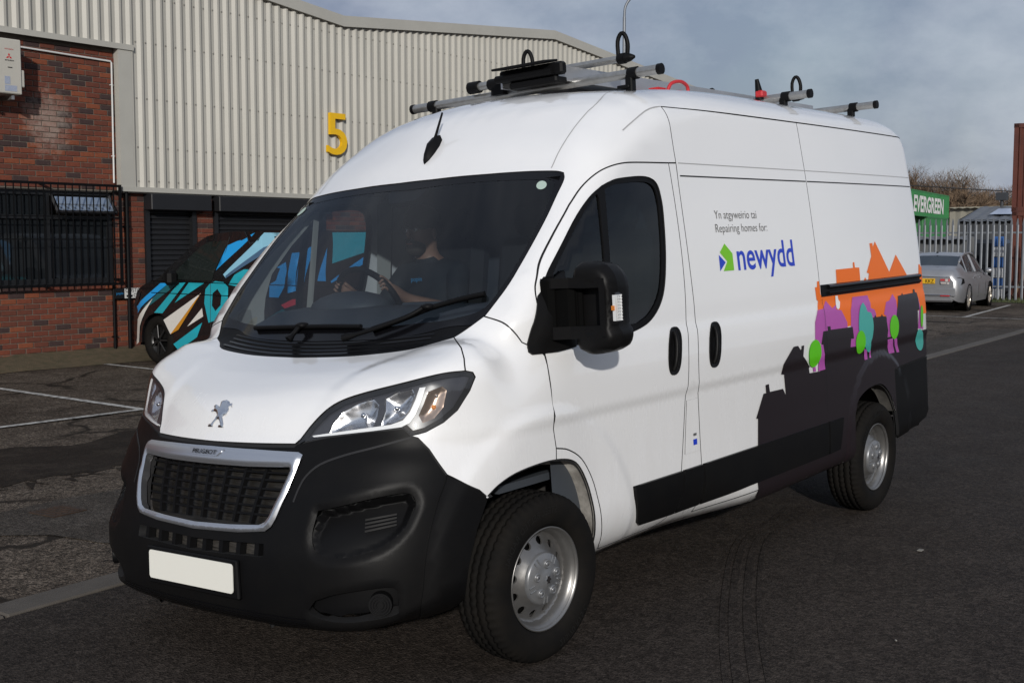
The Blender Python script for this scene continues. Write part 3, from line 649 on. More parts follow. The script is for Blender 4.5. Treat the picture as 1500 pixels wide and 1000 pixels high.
for sgn in (1, -1):
    for k in range(4):
        a, b = (.775, .775, .620 + .013 * k), (.69, .862, .635 + .012 * k)
        strip('vent_slat', M['black_trim'], [(a[0], sgn * a[1], a[2]), ((a[0] + b[0]) / 2 + .006, sgn * ((a[1] + b[1]) / 2 + .004), (a[2] + b[2]) / 2), (b[0], sgn * b[1], b[2])], .006, -.030, 'front', BUMP, p3=True)
for L, sgn in ((FOG, 1), (mir(FOG), -1)):
    fp_ = panel('fog_pocket', M['black_trim'], grow(L, .004), 'front', res=.03, gap=0, off=-.05, depth=0, seal_shade=False, parent=BUMP)
    c = on_front([(.755, sgn * .825, .352)], -.045)[0]; n = np.array([.78, sgn * .62, 0])
    mb = MB(); e1 = np.array([-n[1], n[0], 0]); e2 = np.array([0, 0, 1.])
    ring = lambda r, h: [c + n * h + r * (math.cos(a) * e1 + math.sin(a) * e2) for a in np.arange(0, 2 * PI, PI / 10)]
    mb.tube([c, c + n * .045], .042, 20); mb.build('fog_lamp', M['black_trim'], BUMP, T=TB)
    mb = MB()
    for r_ in (.034, .024, .014): mb.tube(ring(r_, .047), .002, 6, closed=True)
    mb.build('fog_lens', M['black_trim'], BUMP, T=TB)
# number plate with its holder
mb = MB(); mb.box((.948, 0, .422), (.02, .56, .15), bev=.006); mb.build('plate_holder', M['black_trim'], BUMP, T=TB)
pp = []
for cx_, cy_, a0 in ((.248, .0435, 0), (-.248, .0435, 90), (-.248, -.0435, 180), (.248, -.0435, 270)):
    pp += [(cx_ + .012 * math.cos(R(a0 + t)), cy_ + .012 * math.sin(R(a0 + t))) for t in (0, 30, 60, 90)]
mb = MB(); mb.prism(pp, lambda u, v, t: (.960 + t - .05 * v, u, .4275 + v), 0, .004); mb.build('number_plate', M['plate'], VAN, T=TB)
for k in range(4): strip('lip_line', M['black_gloss'], [(.84, -.55, .268 + .014 * k), (.89, -.3, .268 + .014 * k), (.91, 0, .268 + .014 * k), (.89, .3, .268 + .014 * k), (.84, .55, .268 + .014 * k)], .005, .002, 'front', BUMP, p3=True)
# grille
def bevel(P, N, v2, a=ccw(to_front(both(GRO))), b=ccw(to_front(both(GRI)))): return P + N * (.006 + .010 * ss(0, .016, np.minimum(edist(v2, a), edist(v2, b))))[:, None]
GR = panel('grille', M['satin'], both(GRO), 'front', p3=True, holes=[both(GRI)], res=.008, gap=.001, depth=.02, hole_depth=.045, seal_shade=False, parent=VAN, fn=bevel, edge=.007)
panel('radiator', mat('radiator_core', (.015, .014, .013), .4, metal=.6, noise=(30, .8), col2=(.06, .054, .046), scale3=(1, .25, 6)), grow(both(GRO), -.005), 'front', res=.06, gap=0, depth=0, off=-.06, seal_shade=False, parent=GR)
def gbar(p, q, w, d, nm, mm, off=-.028):
    pts = np.array([np.array(p) + (np.array(q) - np.array(p)) * t for t in np.linspace(0, 1, 9)]); c = on_front(pts, off)
    mb = MB(); k = len(c); t = c[-1] - c[0]; t /= np.linalg.norm(t); N = grad(on_front(pts)); s_ = np.cross(N, t); s_ /= np.linalg.norm(s_, axis=1, keepdims=True)
    V = np.concatenate([c + s_ * w / 2, c - s_ * w / 2, c - s_ * w / 2 - N * d, c + s_ * w / 2 - N * d])
    Fc = [(i + a * k, i + 1 + a * k, i + 1 + ((a + 1) % 4) * k, i + ((a + 1) % 4) * k) for i in range(k - 1) for a in range(4)]
    mb.add(V, Fc); return mb.build(nm, mm, GR, T=TB)
hw = lambda z: np.interp(z, [.63, .66, .735, .826], [.345, .375, .408, .436])
zz = [.662, .693, .724, .755, .786, .812]
for z in zz:
    x = np.interp(z, [.63, .83], [.875, .823]); y = hw(z)
    strip_pts = ((x, -y, z + .004), (x, y, z + .004)); gbar(*strip_pts, .008, .02, 'grille_bar', M['black_trim'])
for y in (-.32, -.215, -.11, -.005, .10, .205, .31):
    gbar((.876, y * .88, .632), (.823, y, .828), .013, .02, 'grille_bar', M['black_trim'], -.026)
panel('intake_core', mat('intake_core', (.03, .028, .026), .4, metal=.5, noise=(40, .9), col2=(.13, .12, .11), scale3=(1, .3, 4)), grow(LST, .004), 'front', res=.06, gap=0, depth=0, off=-.05, seal_shade=False, parent=BUMP)
for y in np.linspace(-.34, .34, 8): gbar((.917, y, .506), (.908, y, .566), .022, .03, 'intake_bar', M['black_trim'], -.012)
# name plate over the grille and the lion emblem
NB = panel('grille_badge', M['satin'], [(.815, -.105, .876), (.815, .105, .876), (.82, .075, .853), (.82, -.075, .853)], 'front', p3=True, res=.03, gap=0, depth=.01, off=.020, seal_shade=False, parent=GR)
mb = MB(); V, Fc = text_mesh('PEUGEOT', 1., 0., .012); lo, hi = V.min(0), V.max(0)
P3 = np.array([(.817, -.072 + .144 * (p[0] - lo[0]) / (hi[0] - lo[0]), .858 + .013 * p[1] / hi[1]) for p in V]); mb.add(on_front(P3, .0225), Fc); mb.build('badge_lettering', M['black_trim'], GR, T=TB)
LION = [(.778, -.065, .956), (.773, -.064, .965), (.772, -.049, .968), (.761, -.036, .988), (.755, -.031, .997), (.747, -.047, 1.009), (.743, -.064, 1.013), (.745, -.080, 1.009), (.740, -.082, 1.016), (.738, -.067, 1.020), (.728, -.082, 1.030), (.723, -.076, 1.036), (.727, -.056, 1.032), (.732, -.041, 1.028), (.716, -.054, 1.043), (.709, -.048, 1.050), (.705, -.029, 1.053), (.711, -.006, 1.048), (.720, .008, 1.040), (.716, .018, 1.043), (.730, .029, 1.030), (.726, .020, 1.034), (.728, .011, 1.031), (.740, .022, 1.018), (.749, .021, 1.006), (.754, .009, .999), (.758, .004, .993), (.768, .020, .976), (.773, .027, .967), (.778, .028, .957), (.779, 0, .956), (.775, -.001, .963), (.773, .009, .966), (.764, -.012, .984), (.762, -.023, .986), (.771, -.035, .970), (.778, -.037, .957)]
LC = ccw(to_front(LION))
panel('lion_emblem', M['chrome'], LC, 'front', res=.004, gap=0, depth=.01, off=.006, seal_shade=False, parent=BONNET, edge=.005, fn=lambda P, N, v2: P + N * (.006 * ss(0, .007, edist(v2, LC)))[:, None])
# ------------------------------------------------------------------ headlights
HLO = HL_TOP + HL_END[:-1] + [(.560, .833, .935)] + HL_BOT[:-1]
B1 = [(.705, .535, .948), (.68, .54, .99), (.648, .565, 1.035), (.615, .61, 1.062), (.588, .665, 1.078), (.585, .698, 1.05), (.60, .703, 1.01), (.625, .698, .968), (.66, .63, .958)]
B2 = [(.615, .724, .974), (.592, .730, 1.03), (.580, .718, 1.078), (.55, .75, 1.098), (.518, .806, 1.106), (.512, .818, 1.08), (.535, .810, 1.03), (.556, .796, 1.0), (.58, .774, .987)]
DRL = [(0.73, 0.48, 0.944), (0.657, 0.653, 0.965), (0.596, 0.763, 0.977), (0.567, 0.799, 0.99), (0.543, 0.816, 1.019), (0.521, 0.827, 1.062), (0.503, 0.833, 1.104), (0.488, 0.851, 1.105), (0.511, 0.843, 1.052), (0.532, 0.833, 1.009), (0.554, 0.82, 0.98), (0.576, 0.799, 0.967), (0.643, 0.695, 0.957), (0.731, 0.489, 0.939)]
IND = [(.525, .842, 1.004), (.506, .852, 1.042), (.485, .860, 1.088), (.440, .895, 1.104), (.429, .908, 1.087), (.449, .904, 1.027), (.483, .885, .990), (.519, .856, .976)]
for sgn in (1, -1):
    q = (lambda L: L) if sgn > 0 else mir
    H = panel('headlight', M['glass_lens'], q(HLO), 'front', p3=True, res=.03, gap=.002, depth=0, off=-.001, seal_shade=False, parent=VAN)
    panel('lamp_housing', M['black_gloss'], q(HLO), 'front', p3=True, res=.05, gap=0, depth=0, off=-.085, seal_shade=True, parent=H)
    panel('lamp_bezel', mat('lamp_bezel', (.05, .05, .056), .3), q(HLO), 'front', p3=True, holes=[q(B1), q(B2), q(IND)], res=.03, gap=.001, depth=.002, hole_depth=.06, off=-.016, seal_shade=False, parent=H)
    for L, dd in ((B1, .034), (B2, .034), (IND, .024)):
        LL = ccw(to_front(q(L)))
        panel('reflector', M['ind_reflector'] if L is IND else M['reflector'], LL, 'front', res=.008, gap=-.002, depth=0, off=-.018, seal_shade=False, parent=H, fn=lambda P, N, v2, LL=LL, dd=dd: P - N * (dd * np.sqrt(np.clip(edist(v2, LL) / .045, 0, 1)))[:, None])
    for c3, r_, mm in (((.628, sgn * .645, 1.02), .018, 'chrome'), ((.565, sgn * .765, 1.04), .020, 'chrome'), ((.475, sgn * .88, 1.03), .015, 'amber'), ((.462, sgn * .885, 1.07), .010, 'chrome')):
        mb = MB(); mb.sphere(on_front([c3], -.034)[0], r_ * .62, 10, 7); mb.build('bulb', M[mm], H, T=TB)
    panel('daylight_strip', M['white_lens'], q(DRL), 'front', p3=True, res=.02, gap=0, depth=.01, off=-.008, seal_shade=False, parent=H)
# ------------------------------------------------------------------ wheels
M['raised_rubber'] = mat('raised_rubber', (.012, .0115, .011), .6, spec=.2)
def wheel(name, x, y, steer=0., sgn=1, label=None):
    root_ = empty(name, (x, y, .337)); root_.parent = VAN
    mb = MB(); n = 174
    prof = [(.208, .062), (.213, .090), (.232, .103), (.262, .109), (.292, .107), (.316, .098), (.328, .086), (.336, .072), (.338, .060), (.330, .058), (.330, .052), (.3395, .050), (.340, .022), (.331, .020), (.331, .014), (.3405, .012), (.3405, -.012), (.331, -.014), (.331, -.020), (.340, -.022), (.3395, -.050), (.330, -.052), (.330, -.058), (.338, -.060), (.336, -.072), (.328, -.086), (.316, -.098), (.29, -.107), (.25, -.106), (.21, -.08)]
    def mod(k, j):
        r = prof[j][0]
        if r < .325: return 1.
        h = prof[j][1]
        if abs(h) > .056: return 1. - (.022 if k % 3 == 0 else 0)
        return 1. - (.020 if (k + (1 if h > .03 else (0 if h < -.03 else 2))) % 3 == 0 and r > .335 else 0)
    mb.lathe(prof, ax='y', n=n, sgn=sgn, mod=mod); mb.build('tyre', M['rubber'], root_, T=lambda V: V + np.array([x, y, .337]))
    for txt, a0 in (('STEEL BELTED RADIAL', 60), ('215/70 R15 C', 235)):
        tv, tf = text_mesh(txt, 1.); sc2 = .028 / .73; ww = tv[:, 0].max() * sc2; pts = []; mb = MB()
        for p in tv: rr = .268 + p[1] * sc2; a = R(a0) + (ww / 2 - p[0] * sc2) / .28; pts.append((rr * math.cos(a) * 1, sgn * (.1105 - 2.2 * max(0, abs(rr - .277) - .016) ** 1.4), rr * math.sin(a)))
        mb.add(pts, tf); mb.build('sidewall_lettering', M['raised_rubber'], root_, T=lambda V: V + np.array([x, y, .337]))
    mb = MB(); mb.lathe([(.150, -.09), (.178, -.085), (.180, .035), (.188, .060), (.196, .072), (.203, .076), (.209, .086), (.209, .091), (.203, .0905), (.198, .080)], ax='y', n=64, sgn=sgn); rim = mb.build('rim', M['steel_wheel'], root_, T=lambda V: V + np.array([x, y, .337]))
    # disc with holes
    circ = lambda cx_, cy_, rx, ry, n, a0=0: [(cx_ + rx * math.cos(t) * math.cos(a0) - ry * math.sin(t) * math.sin(a0), cy_ + rx * math.cos(t) * math.sin(a0) + ry * math.sin(t) * math.cos(a0)) for t in np.arange(n) * 2 * PI / n]
    holes = [circ(.146 * math.cos(a), .146 * math.sin(a), .0165, .0185, 12, a) for a in np.arange(12) * PI / 6 + .13]
    v2, T = cdt(np.array(circ(0, 0, .186, .186, 72)), [np.array(h) for h in holes] + [np.array(circ(0, 0, .100, .100, 48))], .012)
    r = np.hypot(v2[:, 0], v2[:, 1]); hh = np.interp(r, [.098, .106, .112, .122, .15, .17, .180, .187], [.072, .070, .062, .052, .034, .026, .030, .045])
    V = np.stack([v2[:, 0], hh * sgn, v2[:, 1]], 1); mb = MB(); mb.add(V, [tuple(t[::-1]) for t in T], 0, True)
    for h in holes:
        k = len(h); hr = [np.interp(math.hypot(*p), [.098, .106, .112, .122, .15, .17, .187], [.072, .07, .062, .052, .034, .026, .045]) for p in h]
        mb.add([(p[0], q * sgn, p[1]) for p, q in zip(h, hr)] + [(p[0], (q - .008) * sgn, p[1]) for p, q in zip(h, hr)], [(i, (i + 1) % k, k + (i + 1) % k, k + i) for i in range(k)])
    dk = mb.build('wheel_disc', M['steel_wheel'], root_, T=lambda V: V + np.array([x, y, .337]))
    mb = MB(); mb.lathe([(.178, -.02), (.02, -.02)], ax='y', n=32, sgn=sgn); mb.build('brake_disc', M['under'], root_, T=lambda V: V + np.array([x, y, .337]))
    # centre cap
    mb = MB(); mb.lathe([(.106, .066), (.104, .078), (.098, .084), (.060, .092), (.034, .096), (.030, .099), (.0, .100)], ax='y', n=48, sgn=sgn)
    for k in range(5):
        a = 2 * PI * k / 5 + .3; c = np.array([.062 * math.cos(a), .0, .062 * math.sin(a)])
        mb.lathe([(.019, .086), (.019, .097), (.014, .101), (.013, .094), (.009, .094), (.009, .1), (0, .1)], org=tuple(c), ax='y', n=14, sgn=sgn)
        a += PI / 5; e1 = np.array([math.cos(a), 0, math.sin(a)]); e2 = np.array([-e1[2], 0, e1[0]])
        for w in (-.010, .010):
            p0, p1 = e1 * .070 + e2 * w, e1 * .099 + e2 * w; mb.tube([p0 + np.array([0, .090 * sgn, 0]), p1 + np.array([0, .085 * sgn, 0])], .0035, 6)
    cp = mb.build('wheel_cap', M['wheel_cap'], root_, T=lambda V: V + np.array([x, y, .337]))
    mb = MB(); mb.prism([(.016 * math.sin(t) * (1 if k % 2 else .62), .020 * math.cos(t) * (1 if k % 2 else .62)) for k, t in enumerate(np.arange(0, 2 * PI, PI / 6))], lambda u, v, t: (u, t * sgn, v), .098, .104); mb.build('cap_emblem', M['chrome'], root_, T=lambda V: V + np.array([x, y, .337]))
    root_.rotation_euler = (0, 0, steer)
    return root_
wheel('front_wheel', 0, .905, R(-2.5)); wheel('front_wheel', 0, -.905, R(-2.5), -1)
wheel('rear_wheel', -3.45, .893); wheel('rear_wheel', -3.45, -.893, 0, -1)
# painted return of the wheel arches
for s in (1, -1):
    for A_, n0, n1 in ((ARF, 6, len(ARF)), (ARR, 0, len(ARR))):
        q = np.array(A_[n0:n1]); a = on_side(q[:, 0], q[:, 1], -.006); k = len(a); b = a - np.array([0, .075, 0]); cxx = 0 if A_ is ARF else -3.45
        c_ = b + np.stack([(cxx - q[:, 0]) * .06, 0 * q[:, 0], (.335 - q[:, 1]) * .06], 1)
        V = np.concatenate([a, b, c_]) * np.array([1, s, 1]); mb = MB(); mb.add(V, [(i + r_ * k, i + 1 + r_ * k, i + 1 + (r_ + 1) * k, i + (r_ + 1) * k) for r_ in (0, 1) for i in range(k - 1)], 0, True); mb.build('arch_return', mat('dirty_white', (.34, .325, .30), .6, noise=(9, .8), col2=(.06, .054, .046)) if A_ is ARF else M['liner'], VAN, T=TB)
# wheel-arch liners and underbody
for xw, zc_, r_ in ((0, .337, .43), (-3.45, .30, .40)):
    for s in (1, -1):
        mb = MB(); n = 22; A = []
        aa = np.linspace(R(2), R(178), n)
        for yy in (.925, .80, .62): A += [(xw + r_ * math.cos(a), s * yy, zc_ + r_ * math.sin(a)) for a in aa]
        mb.add(A, [(i + k * n, i + 1 + k * n, i + 1 + (k + 1) * n, i + (k + 1) * n) for k in range(2) for i in range(n - 1)], 0, True)
        mb.add([(xw, s * .62, zc_)] + A[2 * n:], [(0, i, i + 1) for i in range(1, n)], 1)
        mb.tube([(a[0], s * .90, a[2]) for a in A[:n]], .008, 6)
        mb.build('arch_liner', [M['liner'], M['under']], VAN, T=TB)
        mb = MB(); mb.tube([(xw - .02, s * .70, .36), (xw - .06, s * .66, .74)], .035, 10); mb.tube([(xw + .01 * k, s * (.695 - .003 * k) + .05 * math.cos(k), .50 + .008 * k + .0) for k in range(22)], .008, 5); mb.build('suspension_strut', M['under'], VAN, T=TB)
mb = MB(); mb.box((-1.72, 0, .27), (2.4, 1.5, .06)); mb.box((-3.45, 0, .36), (.9, 1.2, .1)); mb.box((-4.13, 0, .30), (.58, 1.80, .05)); mb.box((0, 0, .40), (.84, 1.2, .1)); mb.tube([(0, -.8, .33), (0, .8, .33)], .04); mb.tube([(-3.45, -.8, .34), (-3.45, .8, .34)], .05); mb.build('underbody', M['under'], VAN, T=TB)
mb = MB(); mb.box((-4.40, .78, .335), (.10, .05, .02)); mb.tube([(-3.9, .74, .33), (-4.28, .80, .31)], .012); mb.build('tow_step', M['alu'], VAN, T=TB)
# ------------------------------------------------------------------ door mirrors
MO = cr([(1.100, 1.466), (1.105, 1.504), (1.124, 1.527), (1.160, 1.531), (1.257, 1.522), (1.295, 1.502), (1.322, 1.473), (1.334, 1.43), (1.330, 1.35), (1.332, 1.275), (1.350, 1.255), (1.350, 1.228), (1.329, 1.195), (1.271, 1.176), (1.19, 1.167), (1.144, 1.171), (1.118, 1.188), (1.106, 1.22)], 2)
MI = [(1.112, 1.420), (1.235, 1.425), (1.252, 1.412), (1.252, 1.295), (1.240, 1.285), (1.112, 1.282)]
_mc = lambda y: y if y < 1.16 else 1.16 + (y - 1.16) * .72
MO = [(_mc(p[0]), p[1]) for p in MO]; MI = [(1.108, 1.424), (1.226, 1.429), (1.240, 1.412), (1.240, 1.295), (1.228, 1.281), (1.108, 1.278)]
def mirror(s, parent):
    root_ = empty('door_mirror', tuple(TB([-.1, s * .96, 1.3]))); root_.parent = parent
    o = ccw(MO); h = ccw(resample(ccw(MI), .02))
    v2, T = cdt(resample(o, .012), [h], .016)
    d = np.minimum(edist(v2, o), .035); xf = -.145 + .05 * np.sqrt(np.clip(1 - (1 - d / .035) ** 2, 0, 1)) - .25 * (v2[:, 0] - 1.2).clip(0) ** 1.2
    dh = edist(v2, h); xf -= .014 * ss(.02, .0, dh)
    V = np.stack([xf, v2[:, 0], v2[:, 1]], 1); mb = MB(); mb.add(V, [tuple(t) for t in T], 0, True)
    n = len(o); c = o.mean(0); oo = resample(o, .012); n = len(oo)
    lay = [np.stack([np.full(n, x) - .25 * (q[:, 0] - 1.2).clip(0) ** 1.2, q[:, 0], q[:, 1]], 1) for x, q in ((-.145, oo), (-.20, oo), (-.225, c + (oo - c) * .97), (-.232, c + (oo - c) * .90))]
    mb.add(np.concatenate(lay), [(k * n + i, k * n + (i + 1) % n, (k + 1) * n + (i + 1) % n, (k + 1) * n + i) for k in range(3) for i in range(n)], 0, True)
    mb.add(lay[-1], [tuple(range(n))[::-1]])
    fl = lambda P: TB(np.asarray(P) * np.array([1, s, 1]))
    hs = mb.build('housing', M['black_plastic'], root_, T=fl)
    mb = MB(); k = len(h); mb.add([(-.118, a, b) for a, b in h] + [(-.170, a, b) for a, b in h], [(i, (i + 1) % k, k + (i + 1) % k, k + i) for i in range(k)]); mb.add([(-.165, a, b) for a, b in h], [tuple(range(k))]); mb.build('inner_shell', M['black_plastic'], root_, T=fl)
    mb = MB(); mb.box((-.12, 1.055, 1.355), (.05, .11, .20), bev=.02); mb.box((-.10, 1.0, 1.35), (.07, .07, .26), bev=.02); mb.box((-.150, 1.06, 1.352), (.03, .13, .19), bev=.01); mb.build('hinge_block', M['under'], root_, T=fl)
    # two arms reaching back to the door
    mb = MB()
    for z0, z1, w in ((1.452, 1.449, .040), (1.254, 1.258, .050)):
        V = []
        for y, x in ((.975, -.075), (1.03, -.07), (1.10, -.092), (1.245, -.098)):
            zc = z0 + (z1 - z0) * (y - .975) / .275
            V += [(x, y, zc - w / 2), (x, y, zc + w / 2), (x - .05, y, zc + w / 2), (x - .05, y, zc - w / 2)]
        mb.add(V, [(4 * i + a, 4 * i + (a + 1) % 4, 4 * i + 4 + (a + 1) % 4, 4 * i + 4 + a) for i in range(3) for a in range(4)])
    mb.add([(-.096, 1.238, 1.240), (-.099, 1.262, 1.240), (-.099, 1.262, 1.465), (-.096, 1.238, 1.465)], [(0, 1, 2, 3)])
    mb.build('arm', M['black_plastic'], root_, T=fl)
    mb = MB(); mb.add([(-.165, 1.265, 1.16), (-.165, 1.275, 1.3), (-.165, 1.11, 1.3), (-.165, 1.11, 1.19)], [])
    mb = MB(); mb.add([(-.234, 1.13, 1.21), (-.234, 1.255, 1.22), (-.234, 1.25, 1.49), (-.234, 1.13, 1.49)], [(0, 1, 2, 3)]); mb.build('mirror_glass', M['chrome'], root_, T=fl)
    # indicator repeater on the outer edge
    mb = MB(); mb.prism([(-.118, 1.286), (-.150, 1.288), (-.185, 1.295), (-.190, 1.38), (-.175, 1.402), (-.140, 1.408), (-.118, 1.406)], lambda u, v, t: (u, t - .55 * (-.118 - u) * .3, v), 1.272, 1.298)
    ind = mb.build('indicator', M['glass_lens'], root_, T=fl)
    mb = MB()
    for k in range(9): mb.box((-.160, 1.286, 1.300 + .012 * k), (.034, .010, .004))
    for k in range(4): mb.box((-.130 - .014 * k, 1.284, 1.348), (.003, .013, .10))
    mb.build('indicator_ribs', M['white_lens'], root_, T=fl)
    mb = MB(); mb.box((-.130, 1.281, 1.348), (.016, .012, .018)); mb.build('indicator_bulb', M['amber'], root_, T=fl)
    # black triangular foot on the door corner
    foot = [(-.054, 1.405), (.005, 1.282), (.024, 1.225), (.028, 1.19), (.015, 1.178)] + [(-.12, 1.178), (-.235, 1.186), (-.27, 1.22), (-.23, 1.32), (-.215, 1.50), (-.11, 1.452)]
    f = panel('mirror_foot', M['black_plastic'], foot, 'side', res=.03, gap=0, off=.010, depth=.02, seal_shade=False, mirror=True, fn=lambda P, N, v2: P + N * (.022 * ss(0, .07, edist(v2, ccw(foot))))[:, None])
    bpy.data.objects.remove(f[1] if s > 0 else f[0]); f = f[0] if s > 0 else f[1]; f.parent = root_; f.matrix_parent_inverse = root_.matrix_world.inverted()
    return root_
mirror(1, VAN)
# ------------------------------------------------------------------ wipers and aerial
def wiper(blade, arm, nm='wiper'):
    root_ = empty(nm, tuple(TB(on_front([arm[-1]], .01)[0]))); root_.parent = VAN
    p = on_front(np.array(cr(blade, 6)), .012); mb = MB(); mb.tube(p, .011, 6); mb.tube(on_front(np.array(cr(blade, 6)), .002), .006, 4); b = mb.build('wiper_blade', M['black_trim'], root_, T=TB)
    q = on_front(np.array(cr(arm, 6)), .030); mb = MB(); mb.tube(q, [.010] * (len(q) - 3) + [.013, .017, .018], 6); mb.sphere(on_front([blade[len(blade) // 2]], .022)[0], (.03, .03, .014), 8, 6); mb.build('wiper_arm', M['black_trim'], root_, T=TB)
wiper([(.172, -.47, 1.298), (.190, -.29, 1.302), (.195, -.117, 1.303), (.194, .06, 1.303), (.192, .235, 1.301)], [(.195, -.117, 1.303), (.22, -.12, 1.28), (.262, -.13, 1.238)])
wiper([(.199, .302, 1.290), (.15, .42, 1.325), (.093, .532, 1.367), (.045, .66, 1.395), (.010, .765, 1.408)], [(.093, .532, 1.367), (.14, .46, 1.32), (.20, .33, 1.275), (.255, .20, 1.243)])
AE = empty('aerial', tuple(TB([-.56, 0, 2.06]))); AE.parent = VAN
mb = MB(); A = [(-.515, 0, 2.030), (-.535, .014, 2.060), (-.575, .022, 2.095), (-.612, .018, 2.128), (-.625, 0, 2.135)]
prof_ = [(-.512, .002, 2.028), (-.53, .020, 2.05), (-.56, .028, 2.085), (-.60, .028, 2.12), (-.635, .015, 2.150)]
V = []; Fc = []
for x, w, z in prof_:
    h = .012 + .035 * (1 - abs((x + .575) / .07)) if abs(x + .575) < .07 else .012
    V += [(x, -w, z - .02), (x + .012, -w * .5, z + h), (x + .012, w * .5, z + h), (x, w, z - .02)]
for i in range(len(prof_) - 1):
    for a in range(3): Fc.append((4 * i + a, 4 * i + a + 1, 4 * i + 5 + a, 4 * i + 4 + a))
Fc += [(0, 1, 2, 3), (16, 19, 18, 17)]
mb.add(V, Fc, 0, True); mb.build('aerial_base', M['black_trim'], AE, T=TB)
mb = MB(); mb.tube([(-.578, 0, 2.12), (-.60, 0, 2.165), (-.655, 0, 2.275)], [.012, .007, .005], 6); mb.build('whip', M['black_trim'], AE, T=TB)
# ------------------------------------------------------------------ vinyl graphics
def vinyl(nm, mm, pts, off, holes=(), par=None, res=(.05, .014)): return panel(nm, M[mm], pts, 'side', holes=holes, res=res, gap=0, depth=0, off=off, seal_shade=False, parent=par or RP[0])
OR = [(-2.581,1.313),(-2.609,1.312),(-2.616,1.344),(-2.640,1.345),(-2.642,1.316),(-2.647,1.265),(-2.875,1.270),(-2.888,1.400),(-3.146,1.401),(-3.148,1.433),(-3.171,1.434),(-3.172,1.402),(-3.239,1.399),(-3.235,1.318),(-3.295,1.322),(-3.318,1.337),(-3.338,1.318),(-3.363,1.319),(-3.384,1.358),(-3.349,1.364),(-3.453,1.462),(-3.449,1.541),(-3.497,1.542),(-3.496,1.516),(-3.541,1.551),(-3.734,1.353),(-3.887,1.459),(-4.060,1.321),(-4.303,1.321),(-4.321,1.381),(-4.348,1.382),(-4.356,1.360),(-4.381,1.369),(-4.40,1.333),(-4.45,1.33),(-4.45,1.05),(-4.303,1.05),(-4.229,1.077),(-4.121,1.084),(-3.474,1.079),(-3.399,1.085),(-2.949,1.062),(-2.778,1.068),(-2.580,1.184),(-2.609,1.233),(-2.591,1.243)]
DK = [(-1.791,.549),(-1.806,.680),(-1.785,.683),(-1.877,.800),(-1.908,.799),(-1.904,.842),(-1.940,.843),(-1.949,.801),(-2.102,.799),(-2.136,.758),(-2.123,.873),(-2.088,.877),(-2.104,.932),(-2.229,1.011),(-2.283,1.011),(-2.312,.987),(-2.326,.991),(-2.328,1.007),(-2.360,1.007),(-2.344,.948),(-2.444,.881),(-2.431,.875),(-2.436,.846),(-2.516,.844),(-2.576,.842),(-2.593,.993),(-2.583,.994),(-2.617,1.063),(-2.680,1.062),(-2.678,1.086),(-2.719,1.084),(-2.719,1.064),(-3.033,1.057),(-3.044,.987),(-3.001,.989),(-2.989,.941),(-3.068,.938),(-3.305,.945),(-3.350,1.088),(-3.380,1.088),(-3.398,1.103),(-3.415,1.088),(-3.496,1.087),(-3.510,1.100),(-3.527,1.085),(-3.579,1.081),(-3.604,.990),(-3.585,.949),(-3.734,.946),(-3.775,1.087),(-3.836,1.194),(-3.901,1.196),(-3.930,1.209),(-3.933,1.196),(-4.136,1.198),(-4.153,1.222),(-4.183,1.221),(-4.179,1.201),(-4.209,1.194),(-4.230,1.082),(-4.189,1.080),(-4.170,.95),(-4.275,.942),(-4.45,.94),(-4.45,.765),(-3.70,.742)] + ARR[::-1] + [(-3.028, .30), (-3.026, .252), (-2.62, .250), (-1.82, .248), (-1.775, .37)]
vinyl('skyline_graphic', 'v_orange', OR, .0022)
for nm, mm, L, o in (('tree_graphic', 'v_mag', [(-2.524,1.121),(-2.574,1.184),(-2.653,1.188),(-2.708,1.231),(-2.772,1.182),(-2.832,1.198),(-2.824,1.172),(-2.891,1.164),(-2.961,1.089),(-2.959,1.054),(-2.693,1.057),(-2.608,1.030),(-2.599,.993),(-2.544,1.002),(-2.507,1.022)], .0036),
    ('tree_graphic', 'v_mag', [(-3.028,1.155),(-3.090,1.229),(-3.325,1.227),(-3.344,1.180),(-3.337,1.149),(-3.397,1.135),(-3.417,1.106),(-3.401,.964),(-3.283,.919),(-2.989,.941)], .0036),
    ('tree_graphic', 'v_mag', [(-3.551,1.097),(-3.606,1.169),(-3.668,1.175),(-3.751,1.212),(-3.788,1.168),(-3.791,1.081),(-3.748,.935),(-3.599,.948),(-3.591,.996),(-3.592,1.081)], .0036),
    ('tree_graphic', 'v_mag', [(-4.219,1.168),(-4.223,1.077),(-4.178,.960),(-4.292,.948),(-4.285,1.033),(-4.249,1.096)], .0036),
    ('skyline_graphic', 'v_dark', DK, .0050), ('bird_graphic', 'v_white', [(-2.842,1.250),(-2.874,1.250),(-2.879,1.226),(-2.899,1.211),(-2.870,1.178),(-2.845,1.171),(-2.828,1.181)], .0050)):
    vinyl(nm, mm, L, o)
for L in ([(-2.563,.992),(-2.603,.990),(-2.643,.846),(-2.550,.845)], [(-2.480,.882),(-2.511,.879),(-2.520,.848),(-2.486,.849)], [(-3.200,.913),(-3.251,.904),(-3.263,.843),(-3.217,.843)], [(-3.292,.898),(-3.314,.896),(-3.312,.845),(-3.291,.847)], [(-3.585,.935),(-3.679,.936),(-3.726,.841),(-3.622,.842)], [(-3.699,.935),(-3.754,.930),(-3.816,.836),(-3.768,.837)]): vinyl('trunk_graphic', 'v_mag', L, .0064, res=None)
ell = lambda x, z, a, b, sl: [(x + a * math.cos(t) + sl * math.sin(t), z + b * math.sin(t)) for t in np.arange(0, 2 * PI, PI / 12)]
